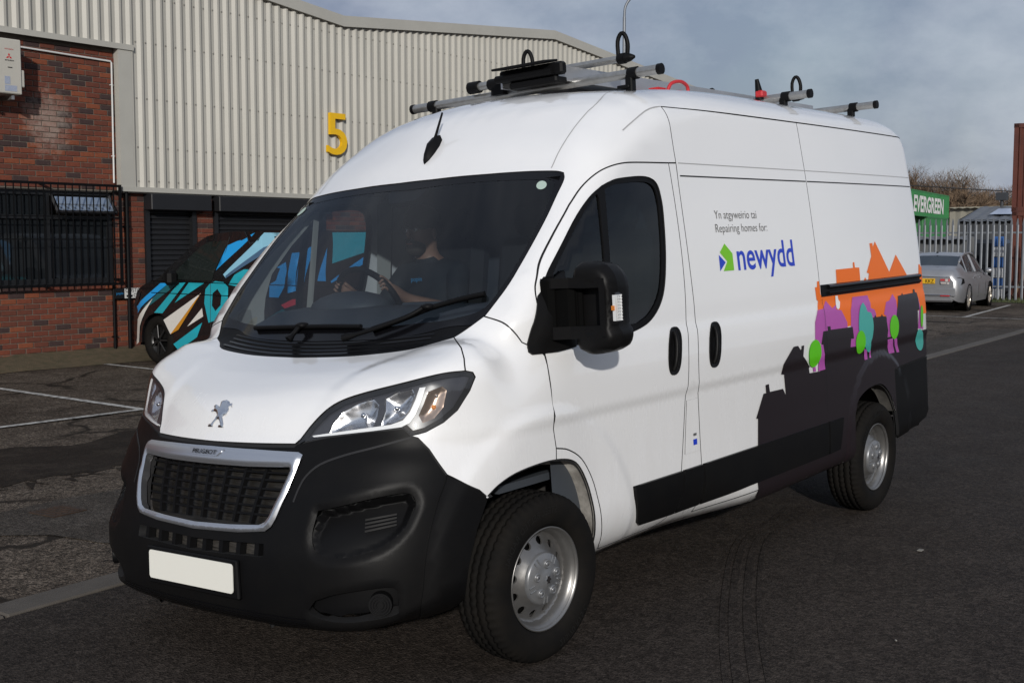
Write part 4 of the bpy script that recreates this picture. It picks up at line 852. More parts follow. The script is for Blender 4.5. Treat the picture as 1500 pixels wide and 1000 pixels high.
vinyl('tree_graphic', 'v_teal', cr([(-3.221,1.188),(-3.254,1.158),(-3.274,1.130),(-3.332,1.117),(-3.354,1.042),(-3.327,.970),(-3.300,.941),(-3.305,.894),(-3.266,.889),(-3.151,.967),(-3.120,1.041),(-3.143,1.129),(-3.176,1.172)], 3), .0076)
vinyl('tree_graphic', 'v_teal', ell(-4.217, .880, .082, .073, .02), .0076)
for a in ((-2.492, .950, .080, .076, -.005), (-3.139, .958, .076, .068, -.005), (-3.710, 1.005, .081, .076, -.005)): vinyl('tree_graphic', 'v_green', ell(*a), .0088)
vinyl('tree_graphic', 'v_green', [(-4.285,1.033),(-4.275,.996),(-4.260,.969),(-4.244,.960),(-4.232,.971),(-4.226,.999),(-4.228,1.037),(-4.239,1.074),(-4.255,1.101),(-4.272,1.110),(-4.284,1.099),(-4.288,1.071)], .0088)
strip('shut_line', M['seal_shade'], [(SRX, .60), (SRX, 1.245)], .003, .0098, 'side', RP[0])
def side_text(body, x0, z0, w, mm, nm, hcap=None, off_=0., ref=None):
    V, Fc = text_mesh(body, 1., 0., off_); lo, hi = V.min(0), V.max(0); sx = w / (hi[0] - lo[0]); rv, _ = text_mesh(ref or 'Y', 1.); sy = hcap / rv[:, 1].max()
    P = on_side(x0 - (V[:, 0] - lo[0]) * sx, z0 + V[:, 1] * sy, .0016); mb = MB(); mb.add(P, Fc, 0, False); return mb.build(nm, M[mm], SD, T=TB)
side_text('Yn atgyweirio tai', -1.531, 1.702, .445, 'v_grey', 'lettering', .041, -.006)
side_text('Repairing homes for:', -1.524, 1.635, .555, 'v_grey', 'lettering', .041, -.006)
side_text('newydd', -1.707, 1.444, .650, 'v_blue', 'lettering', .138, .012, 'd')
vinyl('house_logo', 'v_lime', [(-1.593,1.579),(-1.663,1.528),(-1.661,1.444),(-1.553,1.444),(-1.600,1.490),(-1.535,1.537)], .0016, par=SD, res=None)
vinyl('house_logo', 'v_blue', [(-1.522,1.525),(-1.583,1.486),(-1.519,1.445)], .0016, par=SD, res=None)
# ------------------------------------------------------------------ roof rack
RK = empty('roof_rack', tuple(TB([-2.6, 0, 2.42])), 'galvanised roof rack with ladder tray and black load stops on the white van', 'roof rack')
def rbar(x, z, half, nm='cross_bar'):
    mb = MB(); mb.tube([(x, -half, z), (x, half, z)], .024, 14); b = mb.build(nm, M['alu'], RK, T=TB)
    for s in (1, -1):
        mb = MB(); mb.tube([(x, s * half, z), (x, s * (half + .022), z)], .027, 12); mb.build('end_cap', M['black_trim'], b, T=TB)
        mb = MB(); mb.tube([(x, s * (half - .115), z), (x, s * (half - .165), z)], .031, 12); mb.box((x, s * (half - .16), z - .05), (.045, .04, .10), bev=.006); mb.box((x, s * (half - .185), z - .062), (.07, .07, .016), bev=.004); mb.build('clamp', M['black_trim'], b, T=TB)
    return b
rbar(-1.335, 2.432, .80); rbar(-3.03, 2.443, .80); rbar(-4.05, 2.448, .80)
# ladder roller tray along the roof
mb = MB(); mb.box((-2.70, .12, 2.492), (3.0, .36, .012)); mb.box((-2.70, .30, 2.475), (3.0, .012, .075)); mb.box((-2.70, -.06, 2.475), (3.0, .012, .075)); mb.build('ladder_tray', M['alu_box'], RK, T=TB)
mb = MB(); mb.box((-1.19, .15, 2.492), (.05, .40, .062), bev=.01); mb.box((-1.15, .13, 2.528), (.12, .34, .012), bev=.004, ry=R(8)); mb.tube([(-1.16, -.06, 2.480), (-1.16, .30, 2.480)], .020, 12); mb.box((-1.22, .16, 2.442), (.10, .30, .035), bev=.008)
FRB = mb.build('tray_front', M['black_trim'], RK, T=TB)
mb = MB(); mb.tube([(-1.30, -.33, 2.488), (-1.30, .10, 2.488)], .022, 12); mb.build('roller', M['alu'], RK, T=TB)
mb = MB(); mb.tube([(-1.30, -.36, 2.488), (-1.30, -.29, 2.488)], .033, 12); mb.tube([(-1.30, -.22, 2.488), (-1.30, -.05, 2.488)], .030, 12); mb.box((-1.30, -.15, 2.455), (.06, .08, .06)); mb.build('roller_cap', M['black_trim'], RK, T=TB)
for x, z in ((-1.51, 2.545), (-3.54, 2.50)):
    mb = MB(); mb.tube([(x, -.16, z), (x, .50, z)], .019, 12); b = mb.build('load_stop_bar', M['alu'], RK, T=TB)
    for y in (-.125, .485):
        mb = MB(); mb.tube([(x, y - .02, z), (x, y + .02, z)], .028, 12)
        P = [(x, y - .022, z + .01), (x, y - .022, z + .09), (x - .005, y - .002, z + .128), (x - .01, y + .018, z + .115), (x - .012, y + .03, z + .07), (x - .012, y + .026, z + .02)]
        mb.tube([(p[0] + (.03 if k < 3 else -.03), p[1], p[2]) for k, p in enumerate(cr(P, 3))][0:0] or [tuple(p) for p in cr(P, 3)], .011, 8)
        if y > 0: mb.lathe([(.028, -.03), (.020, .02), (.008, .045), (0, .046)], org=(x, y + .03, z), ax='y', n=10)
        mb.build('load_stop', M['black_trim'], b, T=TB)
mb = MB(); P = [(-2.02, .44, 2.43), (-2.05, .45, 2.47), (-2.13, .46, 2.485), (-2.20, .46, 2.465), (-2.21, .46, 2.42)]; mb.tube([tuple(p) for p in cr(P, 4)], .010, 8); mb.box((-1.98, .40, 2.435), (.08, .06, .02)); mb.build('red_strap', M['red'], RK, T=TB)
mb = MB(); mb.tube([(-3.0, .50, 2.44), (-2.99, .50, 2.50), (-2.98, .495, 2.565)], [.028, .022, .012], 8); mb.build('ratchet_handle', M['black_trim'], RK, T=TB)
mb = MB(); mb.box((-3.0, .51, 2.475), (.07, .05, .04), bev=.008); mb.box((-3.05, .60, 2.455), (.05, .12, .025), bev=.006); mb.build('ratchet_strap', M['red'], RK, T=TB)
# ------------------------------------------------------------------ cab interior
mb = MB()
pr = [(.10, 1.245), (.0, 1.305), (-.16, 1.36), (-.34, 1.372), (-.46, 1.335), (-.50, 1.22), (-.46, 1.0), (-.40, .72)]
n = len(pr); V = []
for y in (-.76, -.70, .70, .76):
    V += [(x + (-.02 if abs(y) > .72 else 0), y, z - (.03 if abs(y) > .72 else 0)) for x, z in pr]
mb.add(V, [(i + k * n, i + 1 + k * n, i + 1 + (k + 1) * n, i + (k + 1) * n) for k in range(3) for i in range(n - 1)], 0, True)
mb.sphere((-.38, -.42, 1.36), (.17, .24, .085), 16, 8)
mb.box((-.42, .05, 1.20), (.14, .34, .36), bev=.04)
DASH = mb.build('dashboard', M['dash'], VAN, T=TB)
mb = MB()
mb.box((-.60, 0, .66), (1.5, 1.78, .03)); mb.box((-1.262, 0, 1.38), (.02, 1.62, 1.5)); mb.box((.12, 0, .95), (.02, 1.5, .56)); mb.build('cab_floor', M['dash'], VAN, T=TB)
for k, s in enumerate((1, -1)):
    mb = MB(); P = S3([(-1.10, 1.20), (-1.20, 1.20), (-1.22, 1.95), (-1.10, 1.90)]); mb.add([(x, s * (y - .03), z) for x, y, z in P], [(0, 1, 2, 3)])
    mb.add([(x, s * (y - .035), z) for x, y, z in S3([(-.60, 1.24), (-.555, 1.24), (-.615, 1.86), (-.66, 1.86)])], [(0, 1, 2, 3)]); mb.build('pillar_trim', M['trim_grey'], VAN, T=TB)
    if s < 0:
        q = [(.01, 1.24), (-.03, 1.37), (-.10, 1.46), (-.17, 1.53), (-.355, 1.69), (-.50, 1.79), (-.62, 1.868), (-.63, 1.838), (-.57, 1.776), (-.47, 1.69), (-.343, 1.55), (-.30, 1.43), (-.29, 1.36), (-.288, 1.23)]; v2, T = cdt(resample(ccw(q), .05), [], .06); P = on_side(v2[:, 0], v2[:, 1], -.030); mb = MB(); mb.add(P * np.array([1, -1, 1]), [tuple(t) for t in T], 0, True); mb.build('pillar_trim', M['trim_grey'], VAN, T=TB)
        q = [(-.10, 1.27), (-.12, 1.36), (-.155, 1.38), (-.20, 1.375), (-.215, 1.27)]; P = on_side(np.array([a[0] for a in q]), np.array([a[1] for a in q]), -.034); mb = MB(); mb.add(P * np.array([1, -1, 1]), [tuple(range(5))]); mb.build('speaker_grille', mat('speaker_grille', (.27, .27, .25), .8, bump=(260, .8, .004)), VAN, T=TB)
mb = MB(); mb.add([(-.47, -.80, 1.90), (-.47, .80, 1.90), (-1.24, .82, 1.97), (-1.24, -.82, 1.97)], [(0, 1, 2, 3)]); mb.build('headlining', M['trim_grey'], VAN, T=TB)
def seat(yc, w, nm='seat'):
    r_ = empty(nm, tuple(TB([-.95, yc, .9]))); r_.parent = VAN
    mb = MB(); mb.box((-.88, yc, 1.02), (.50, w, .18), bev=.05); mb.build('cushion', M['seat'], r_, T=TB)
    mb = MB(); mb.box((-1.12, yc, 1.36), (.14, w, .62), bev=.05, ry=R(-10)); mb.build('backrest', M['seat'], r_, T=TB)
    for y in ([yc] if w < .6 else [yc - .24, yc + .24]):
        mb = MB(); mb.box((-1.17, y, 1.76), (.10, .26, .18), bev=.04); mb.build('headrest', M['seat'], r_, T=TB)
seat(-.44, .50); seat(.38, .92)
SWH = empty('steering_wheel', tuple(TB([-.50, -.43, 1.36]))); SWH.parent = VAN
cw = np.array([-.52, -.43, 1.37]); ax1 = np.array([0, 1., 0]); ax2 = np.array([.50, 0, .866]) * 1.0
mb = MB(); mb.tube([cw + .20 * (math.cos(a) * ax1 + math.sin(a) * np.array([.45, 0, .893])) for a in np.arange(0, 2 * PI, PI / 20)], .016, 8, closed=True); mb.build('wheel_rim', M['black_trim'], SWH, T=TB)
mb = MB(); mb.sphere(cw + np.array([.03, 0, -.01]), (.05, .08, .07), 10, 8)
for a in (R(200), R(-20), R(270)): mb.tube([cw + np.array([.02, 0, 0]), cw + .2 * (math.cos(a) * ax1 + math.sin(a) * np.array([.45, 0, .893]))], .016, 6)
mb.tube([cw + np.array([.02, 0, 0]), cw + np.array([.28, 0, -.14])], .04, 10); mb.build('wheel_hub', M['black_trim'], SWH, T=TB)
# ------------------------------------------------------------------ the driver
def skin(name, verts, edges, radii, mats, sub=1, root_i=0):
    me = bpy.data.meshes.new(name); me.from_pydata([tuple(v) for v in verts], edges, []); o = bpy.data.objects.new(name, me); COL.objects.link(o)
    if not me.skin_vertices: 
        m0 = o.modifiers.new('k', 'SKIN'); bpy.context.view_layer.update()
    else: m0 = o.modifiers.new('k', 'SKIN')
    if not me.skin_vertices:
        bpy.context.view_layer.objects.active = o; bpy.ops.mesh.customdata_skin_add()
    for sv, r_ in zip(me.skin_vertices[0].data, radii): sv.radius = (r_, r_) if np.isscalar(r_) else r_
    me.skin_vertices[0].data[root_i].use_root = True
    m1 = o.modifiers.new('s', 'SUBSURF'); m1.levels = sub; m1.render_levels = sub
    dg = bpy.context.evaluated_depsgraph_get(); m2 = bpy.data.meshes.new_from_object(o.evaluated_get(dg)); bpy.data.objects.remove(o); m2.name = name
    for m in mats: m2.materials.append(m)
    o = bpy.data.objects.new(name, m2); COL.objects.link(o)
    for p in m2.polygons: p.use_smooth = True
    return o
PX, PY = -.98, -.43
J = dict(pel=(PX + .04, PY, 1.14), sp=(PX, PY, 1.28), ch=(PX - .01, PY, 1.44), nk=(PX + .01, PY, 1.565), nk2=(PX + .035, PY, 1.63), hd=(PX + .05, PY, 1.70), hd2=(PX + .05, PY, 1.775), hd3=(PX + .045, PY, 1.82),
  sl=(PX, PY + .19, 1.50), el=(PX + .14, PY + .29, 1.30), wl=(PX + .36, PY + .16, 1.385), sr=(PX, PY - .19, 1.50), er=(PX + .14, PY - .27, 1.30), wr=(PX + .38, PY - .17, 1.40),
  hl=(PX + .04, PY + .10, 1.12), kl=(PX + .44, PY + .13, 1.16), al=(PX + .62, PY + .13, .76), tl=(PX + .78, PY + .13, .72), hr=(PX + .04, PY - .10, 1.12), kr=(PX + .44, PY - .13, 1.16), ar=(PX + .62, PY - .13, .76), tr=(PX + .78, PY - .13, .72))
rad = dict(pel=(.15, .12), sp=(.145, .115), ch=(.155, .12), nk=.075, nk2=.062, hd=(.078, .092), hd2=(.082, .098), hd3=(.06, .07), sl=.075, el=.052, wl=.033, sr=.075, er=.052, wr=.033, hl=.095, kl=.07, al=.05, tl=.045, hr=.095, kr=.07, ar=.05, tr=.045)
E_ = [('pel', 'sp'), ('sp', 'ch'), ('ch', 'nk'), ('nk', 'nk2'), ('nk2', 'hd'), ('hd', 'hd2'), ('hd2', 'hd3'), ('ch', 'sl'), ('sl', 'el'), ('el', 'wl'), ('ch', 'sr'), ('sr', 'er'), ('er', 'wr'), ('pel', 'hl'), ('hl', 'kl'), ('kl', 'al'), ('al', 'tl'), ('pel', 'hr'), ('hr', 'kr'), ('kr', 'ar'), ('ar', 'tr')]
# hands: palm and five fingers closed round the wheel rim
for s, w in (('l', 'wl'), ('r', 'wr')):
    sg = 1 if s == 'l' else -1; b = np.array(J[w]); rim_ = cw + .20 * (sg * math.cos(R(35)) * ax1 + math.sin(R(35)) * np.array([.45, 0, .893]))
    d = rim_ - b; pm = b + d * .62; J['p' + s] = tuple(pm); rad['p' + s] = (.036, .022); E_.append((w, 'p' + s))
    up_ = np.array([-.1, sg * -.45, .89]); up_ /= np.linalg.norm(up_)
    for k in range(4):
        f0 = pm + d * .18 + up_ * (.030 - .020 * k); f1 = rim_ + up_ * (.030 - .020 * k) + np.array([.018, 0, .012]); f2 = f1 + np.array([.002, -sg * .022, -.026 + .003 * k])
        for q, (nm_, pt) in enumerate((('a', f0), ('b', f1), ('c', f2))): J[f'{s}{k}{nm_}'] = tuple(pt); rad[f'{s}{k}{nm_}'] = .0095 - .001 * q - (.001 if k == 3 else 0)
        E_ += [('p' + s, f'{s}{k}a'), (f'{s}{k}a', f'{s}{k}b'), (f'{s}{k}b', f'{s}{k}c')]
    t0_ = b + d * .45 + np.array([0, -sg * .03, .012]); t1_ = rim_ + np.array([-.02, -sg * .022, .01])
    J[s + 'ta'] = tuple(t0_); J[s + 'tb'] = tuple(t1_); rad[s + 'ta'] = .012; rad[s + 'tb'] = .0095; E_ += [('p' + s, s + 'ta'), (s + 'ta', s + 'tb')]
key = list(J); ix = {k: i for i, k in enumerate(key)}
MAN = skin('person', TB([J[k] for k in key]), [(ix[a], ix[b]) for a, b in E_], [rad[k] for k in key], [M['shirt'], M['tan'], M['seat']], 1)
hc = TB([J['hd']])[0]
for p in MAN.data.polygons:
    c = PIV + BODY.T @ (np.array(p.center[:]) - PIV)
    if c[2] > 1.588 and abs(c[1] - PY) < .15: p.material_index = 1
    elif c[0] > PX + .155 and c[2] > 1.22: p.material_index = 1
    elif c[2] < 1.20 and c[0] > PX - .1: p.material_index = 2
tag(MAN, 'bearded man in a dark T-shirt sitting at the steering wheel of the white van', 'person')
def face(): 
    hx, hy = PX + .05, PY
    mb = MB(); mb.sphere((hx - .005, hy, 1.785), (.105, .086, .085), 14, 8); mb.sphere((hx - .045, hy, 1.74), (.07, .083, .09), 12, 8); mb.build('hair', M['hair'], MAN, T=TB)
    mb = MB(); mb.sphere((hx + .055, hy, 1.640), (.050, .058, .042), 12, 8); mb.box((hx + .097, hy, 1.684), (.014, .055, .012), bev=.004); mb.build('beard', M['hair'], MAN, T=TB)
    mb = MB(); mb.sphere((hx + .100, hy, 1.712), (.018, .014, .024), 8, 6)
    for s in (1, -1): mb.sphere((hx, hy + s * .086, 1.712), (.016, .010, .028), 8, 6)
    mb.build('nose_and_ears', M['tan'], MAN, T=TB)
    mb = MB()
    for s in (1, -1): mb.sphere((hx + .083, hy + s * .032, 1.735), (.010, .013, .009), 8, 6)
    mb.build('eye', M['white_lens'], MAN, T=TB)
    mb = MB()
    for s in (1, -1): mb.sphere((hx + .091, hy + s * .032, 1.735), (.004, .006, .006), 8, 6); mb.box((hx + .090, hy + s * .034, 1.757), (.008, .036, .007))
    mb.build('iris_and_brow', M['hair'], MAN, T=TB)
    mb = MB(); mb.box((hx + .102, hy, 1.664), (.006, .042, .009), bev=.003); mb.build('lips', mat('lips', (.35, .13, .11), .5), MAN, T=TB)
    mb = MB(); V, Fc = text_mesh('popin', 1.); mb.add([(PX + .135, PY - .02 + p[0] * .035, 1.47 + p[1] * .035) for p in V], Fc); mb.build('shirt_logo', mat('logo_blue', (.03, .28, .55), .5), MAN, T=TB)
face()
# ------------------------------------------------------------------ ground
def asphalt(name, c1, c2, c3, stain_scale=.5, speck=.35, crack=0., rough=.85, bump=.5):
    m = bpy.data.materials.new(name); m.use_nodes = True; nt = m.node_tree; b = nt.nodes['Principled BSDF']; L = nt.links.new
    g = nt.nodes.new('ShaderNodeNewGeometry'); P = g.outputs['Position']
    def noise(sc, det=6, ro=.6, vec=None, dist=0.):
        n = nt.nodes.new('ShaderNodeTexNoise'); n.inputs['Scale'].default_value = sc; n.inputs['Detail'].default_value = det; n.inputs['Roughness'].default_value = ro; n.inputs['Distortion'].default_value = dist; L(vec or P, n.inputs['Vector']); return n.outputs['Fac']
    def ramp(s, a, c): 
        r = nt.nodes.new('ShaderNodeMapRange'); r.inputs[1].default_value = a; r.inputs[2].default_value = c; L(s, r.inputs[0]); return r.outputs[0]
    def mix(f, a, c, t='MIX'):
        x = nt.nodes.new('ShaderNodeMixRGB'); x.blend_type = t
        for i, q in ((0, f), (1, a), (2, c)):
            if isinstance(q, (int, float)): x.inputs[i].default_value = q
            elif isinstance(q, tuple): x.inputs[i].default_value = (*q, 1)
            else: L(q, x.inputs[i])
        return x.outputs[0]
    mp = nt.nodes.new('ShaderNodeMapping'); mp.inputs['Scale'].default_value = (.35, 1.3, 1); L(P, mp.inputs['Vector'])
    col = mix(ramp(noise(stain_scale, 8, .65, mp.outputs[0], .6), .38, .66), c1, c2)
    col = mix(ramp(noise(3.2, 8, .7), .48, .78), col, c3)
    def pebble(sc):
        v = nt.nodes.new('ShaderNodeTexVoronoi'); v.inputs['Scale'].default_value = sc; L(P, v.inputs['Vector']); sp = nt.nodes.new('ShaderNodeSeparateColor'); L(v.outputs['Color'], sp.inputs[0]); return v, sp.outputs[0]
    v, pr = pebble(120); v2_, pr2 = pebble(48)
    dk_ = ramp(noise(7, 6, .8), .56, .70); pt_ = ramp(noise(.55, 5, .6, None, .8), .50, .62); cm_ = nt.nodes.new('ShaderNodeMath'); cm_.operation = 'MULTIPLY'; L(dk_, cm_.inputs[0]); L(pt_, cm_.inputs[1])
    col = mix(cm_.outputs[0], col, tuple(q * .35 for q in c1))
    for q_, am in ((pr, speck), (pr2, speck * .7)):
        mr = nt.nodes.new('ShaderNodeMapRange'); mr.inputs[3].default_value = 1 - am * .95; mr.inputs[4].default_value = 1 + am * 1.1; L(q_, mr.inputs[0]); vm = nt.nodes.new('ShaderNodeVectorMath'); vm.operation = 'SCALE'; L(col, vm.inputs[0]); L(mr.outputs[0], vm.inputs['Scale']); col = vm.outputs[0]
    n2 = noise(160, 3, .7); col = mix(ramp(n2, .66, .74), col, tuple(min(1, q * 2.6) for q in c1))
    if crack:
        vc = nt.nodes.new('ShaderNodeTexVoronoi'); vc.feature = 'DISTANCE_TO_EDGE'; vc.inputs['Scale'].default_value = .9
        wn_ = nt.nodes.new('ShaderNodeTexNoise'); wn_.inputs['Scale'].default_value = 2.5; wn_.inputs['Detail'].default_value = 5; L(P, wn_.inputs['Vector'])
        mxv = nt.nodes.new('ShaderNodeMixRGB'); mxv.inputs[0].default_value = .35; L(P, mxv.inputs[1]); L(wn_.outputs['Color'], mxv.inputs[2]); L(mxv.outputs[0], vc.inputs['Vector'])
        cm = nt.nodes.new('ShaderNodeMath'); cm.operation = 'MULTIPLY'; L(ramp(vc.outputs['Distance'], .030, .010), cm.inputs[0]); L(ramp(noise(.8, 4), .38, .5), cm.inputs[1])
        col = mix(cm.outputs[0], col, tuple(q * .25 for q in c1))
    L(col, b.inputs['Base Color'])
    rr = nt.nodes.new('ShaderNodeMapRange'); rr.inputs[3].default_value = rough - .22; rr.inputs[4].default_value = rough + .08; L(noise(1.4, 5), rr.inputs[0]); L(rr.outputs[0], b.inputs['Roughness'])
    b.inputs['Specular IOR Level'].default_value = .10
    bp = nt.nodes.new('ShaderNodeBump'); bp.inputs['Strength'].default_value = bump; bp.inputs['Distance'].default_value = .010; L(v.outputs['Distance'], bp.inputs['Height']); L(bp.outputs[0], b.inputs['Normal'])
    return m
ROADM = asphalt('road_asphalt', (.040, .0325, .0275), (.028, .0232, .020), (.050, .0415, .035), .45, .45)
LOTM = asphalt('old_yard_asphalt', (.090, .073, .057), (.040, .031, .024), (.125, .103, .082), .6, .75, crack=1.)
PATM = asphalt('patch_asphalt', (.062, .054, .046), (.042, .036, .030), (.08, .07, .06), .8, .45)
DARKM = asphalt('damp_asphalt', (.026, .020, .016), (.015, .012, .009), (.046, .037, .029), .7, .3)
CONC = mat('kerb_concrete', (.085, .074, .062), .85, noise=(7, .7), col2=(.06, .052, .043), bump=(120, .5, .004))
PAINT = mat('worn_line_paint', (.50, .49, .46), .8, noise=(14, .75, .42, .62), col2=(.06, .052, .045))
SOIL = mat('mossy_soil', (.105, .075, .042), .95, noise=(9, .8), col2=(.05, .046, .02), bump=(60, .8, .02))
def sheet(name, poly, z, m, kind='structure'):
    mb = MB(); p = ccw(poly); v2, T = cdt(p); mb.add([(x, y, z) for x, y in v2], [tuple(t) for t in T]); return tag(mb.build(name, m), kind=kind)
KY = lambda x: -1.33 - .0625 * (1.0 - x)      # the kerb line between the road and the yard
GZ = lambda x: 0.0
sheet('ground', [(-900, -900), (900, -900), (900, 900), (-900, 900)], -.03, LOTM)
sheet('road', [(60, KY(60) + .10), (-70, KY(-70) + .10), (-70, 45), (60, 45)], 0., ROADM)
sheet('yard', [(60, KY(60) - .10), (60, -11.0), (-70, -11.0), (-70, KY(-70) - .10)], 0., LOTM)
# kerb stones set flush along the road edge
KERB = empty('kerb', (0, KY(0), 0)); tag(KERB, kind='structure')
mb = MB(); mb.box((0, 0, -.02), (.892, .19, .06), bev=.008); k0 = mb.build('kerb_stone', CONC); ang = math.atan(.0625)
for i in range(70):
    o = k0 if i == 0 else k0.copy()
    if i: COL.objects.link(o)
    x = 6 - .9 * i; o.location = (x, KY(x), random.uniform(-.003, .004)); o.rotation_euler = (random.uniform(-.006, .006), 0, ang + random.uniform(-.006, .006)); o.parent = KERB; o.matrix_parent_inverse = KERB.matrix_world.inverted()
def jag(pts, amp=.05, n=8):
    out = []
    for a, b in zip(pts, pts[1:] + pts[:1]):
        for k in range(n):
            t = k / n; out.append((a[0] + (b[0] - a[0]) * t + random.uniform(-amp, amp), a[1] + (b[1] - a[1]) * t + random.uniform(-amp, amp)))
    return out
sheet('damp_strip', jag([(14, -5.25), (14, -4.15), (2, -4.1), (-1.2, -3.85), (-6, -4.1), (-14, -4.3), (-14, -5.2), (-4, -5.25)], .20, 70), .004, DARKM)
sheet('tarmac_patch', jag([(.75, -3.15), (-.02, -3.22), (-.45, -3.28), (-1.6, -3.2), (-1.5, -2.1), (.02, -2.03), (.11, -2.44)], .012, 5), .006, PATM)
sheet('tarmac_patch', jag([(-13, -3.1), (-19.5, -3.4), (-22, -2.5), (-17.5, -2.55), (-13, -2.25)], .05, 6), .004, PATM)
mb = MB(); V = []
for i in range(131):
    x = 6 - .25 * i; V += [(x, -10.72 + random.uniform(-.07, .07), .006), (x, -11.02 + random.uniform(-.05, .05), .06 + random.uniform(-.02, .02)), (x, -11.43, .165 + random.uniform(-.015, .015))]
mb.add(V, [(3 * i + k, 3 * i + k + 1, 3 * i + 4 + k, 3 * i + 3 + k) for i in range(130) for k in (0, 1)], 0, True); tag(mb.build('soil_strip', SOIL), kind='structure')
DC = empty('drain_cover', (-.24, -2.96, 0), 'rusty square drain cover in the yard patch beside the kerb', 'drain cover')
RUST = mat('rusty_iron', (.055, .032, .020), .8, metal=.3, noise=(20, .8), col2=(.025, .018, .014))
mb = MB(); mb.box((-.235, -2.955, .008), (.24, .24, .012), rz=.1); mb.build('cover_plate', RUST, DC)
mb = MB()
for i in range(5): mb.box((-.235 + (i - 2) * .04, -2.955, .016), (.012, .19, .006), rz=.1)
mb.build('rib', RUST, DC)
def line(a, b, w, z=.0085, m=None):
    a, b = np.array(a), np.array(b); d = (b - a) / np.linalg.norm(b - a); n = np.array([-d[1], d[0]]) * w / 2
    return sheet('parking_line', [tuple(a + n), tuple(b + n), tuple(b - n), tuple(a - n)], z, m or PAINT)
line((-3.26, -10.4), (-3.27, -6.42), .09); line((3.5, -6.45), (-12.5, -6.48), .09, .0125); line((-5.6, -11.0), (-5.62, -6.53), .08); line((-.9, -10.4), (-.9, -6.40), .09); line((1.45, -10.4), (1.45, -6.40), .09); line((-7.95, -10.9), (-7.95, -6.53), .08)
line((-23.45, -4.85), (-29.6, -5.6), .10); line((-23.45, -9), (-23.55, -2.9), .09, .0125); line((-23.45, -8.0), (-29.6, -8.7), .10)
# faint tyre marks on the road
TYM = asphalt('tyre_mark', (.034, .028, .024), (.026, .0215, .0185), (.040, .033, .028), 2.5, .45)
for dx in (0, .055, .12, .165):
    P = [(-3.3 + dx * .75, .62 + dx * -.66), (-2.9 + dx * .7, .72 - dx * .75), (-2.34 + dx * .6, .80 - dx * .8), (-1.4 + dx * .55, 1.22 - dx * .83), (-.4 + dx * .55, 1.76 - dx * .83), (.6 + dx * .55, 2.4 - dx * .83)]
    q = np.array(cr(P, 5)); t = np.gradient(q, axis=0); t /= np.linalg.norm(t, axis=1, keepdims=True); n = np.stack([-t[:, 1], t[:, 0]], 1) * (.018 if dx in (.055, .12) else .012)
    sheet('tyre_mark', [tuple(p) for p in np.concatenate([q + n, (q - n)[::-1]])], .004, TYM)
# ------------------------------------------------------------------ warehouse
WH = empty('warehouse', (-9, -11.4, 0), 'grey ribbed industrial unit with a brick base and twin gables behind the vans', 'building')
CLAD = mat('cladding_paint', (.42, .405, .36), .5, noise=(1.6, .45), col2=(.30, .29, .255), scale3=(1, 1, .25))
FLASH = mat('flashing_paint', (.40, .39, .35), .5, noise=(2, .3), col2=(.30, .29, .26))
MORT = mat('mortar', (.15, .125, .10), .95, noise=(12, .6), col2=(.10, .09, .075))
YB = -11.4
def stain_brick(name, c):
    m = mat(name, c, .9, noise=(26, .55), col2=tuple(q * .55 for q in c), bump=(90, .4, .004)); nt = m.node_tree; b = nt.nodes['Principled BSDF']; L = nt.links.new
    g = nt.nodes.new('ShaderNodeNewGeometry'); v = nt.nodes.new('ShaderNodeVectorMath'); v.operation = 'SUBTRACT'; v.inputs[1].default_value = (-5.25, YB, 3.30); L(g.outputs['Position'], v.inputs[0])
    sc_ = nt.nodes.new('ShaderNodeVectorMath'); sc_.operation = 'MULTIPLY'; sc_.inputs[1].default_value = (1.25, 0, 1.0); L(v.outputs[0], sc_.inputs[0])
    ln = nt.nodes.new('ShaderNodeVectorMath'); ln.operation = 'LENGTH'; L(sc_.outputs[0], ln.inputs[0])
    n = nt.nodes.new('ShaderNodeTexNoise'); n.inputs['Scale'].default_value = 9; n.inputs['Detail'].default_value = 9; n.inputs['Roughness'].default_value = .8; L(g.outputs['Position'], n.inputs['Vector'])
    s1 = nt.nodes.new('ShaderNodeMath'); s1.operation = 'MULTIPLY_ADD'; s1.inputs[1].default_value = -1.; s1.inputs[2].default_value = 1.; L(ln.outputs['Value'], s1.inputs[0])
    s2 = nt.nodes.new('ShaderNodeMath'); s2.operation = 'MULTIPLY'; s2.use_clamp = True; L(s1.outputs[0], s2.inputs[0]); L(n.outputs['Fac'], s2.inputs[1])
    r = nt.nodes.new('ShaderNodeMapRange'); r.inputs[1].default_value = .24; r.inputs[2].default_value = .46; r.inputs[4].default_value = .5; L(s2.outputs[0], r.inputs[0])
    x = nt.nodes.new('ShaderNodeMixRGB'); x.inputs[2].default_value = (.40, .33, .28, 1); L(r.outputs[0], x.inputs[0])
    L(b.inputs['Base Color'].links[0].from_socket, x.inputs[1]); L(x.outputs[0], b.inputs['Base Color']); return m
BRK = [stain_brick('brick_%s' % n, c) for n, c in (('red', (.135, .034, .018)), ('orange', (.205, .055, .022)), ('brown', (.12, .034, .019)), ('dark', (.045, .024, .022)), ('rust', (.165, .041, .019)))]
WIN = (-6.22, -3.6, 1.10, 2.38)   # window opening x0,x1,z0,z1
def solid(x, z):
    """where brick shows on the facade"""
    if z > 2.42: return x > -6.40 and z < 4.40
    if WIN[0] < x < WIN[1] and WIN[2] < z < WIN[3]: return False
    if x > -6.73: return True
    if -7.97 < x < -7.60: return True
    if -11.75 < x < -10.28: return True
    return False
cells = []
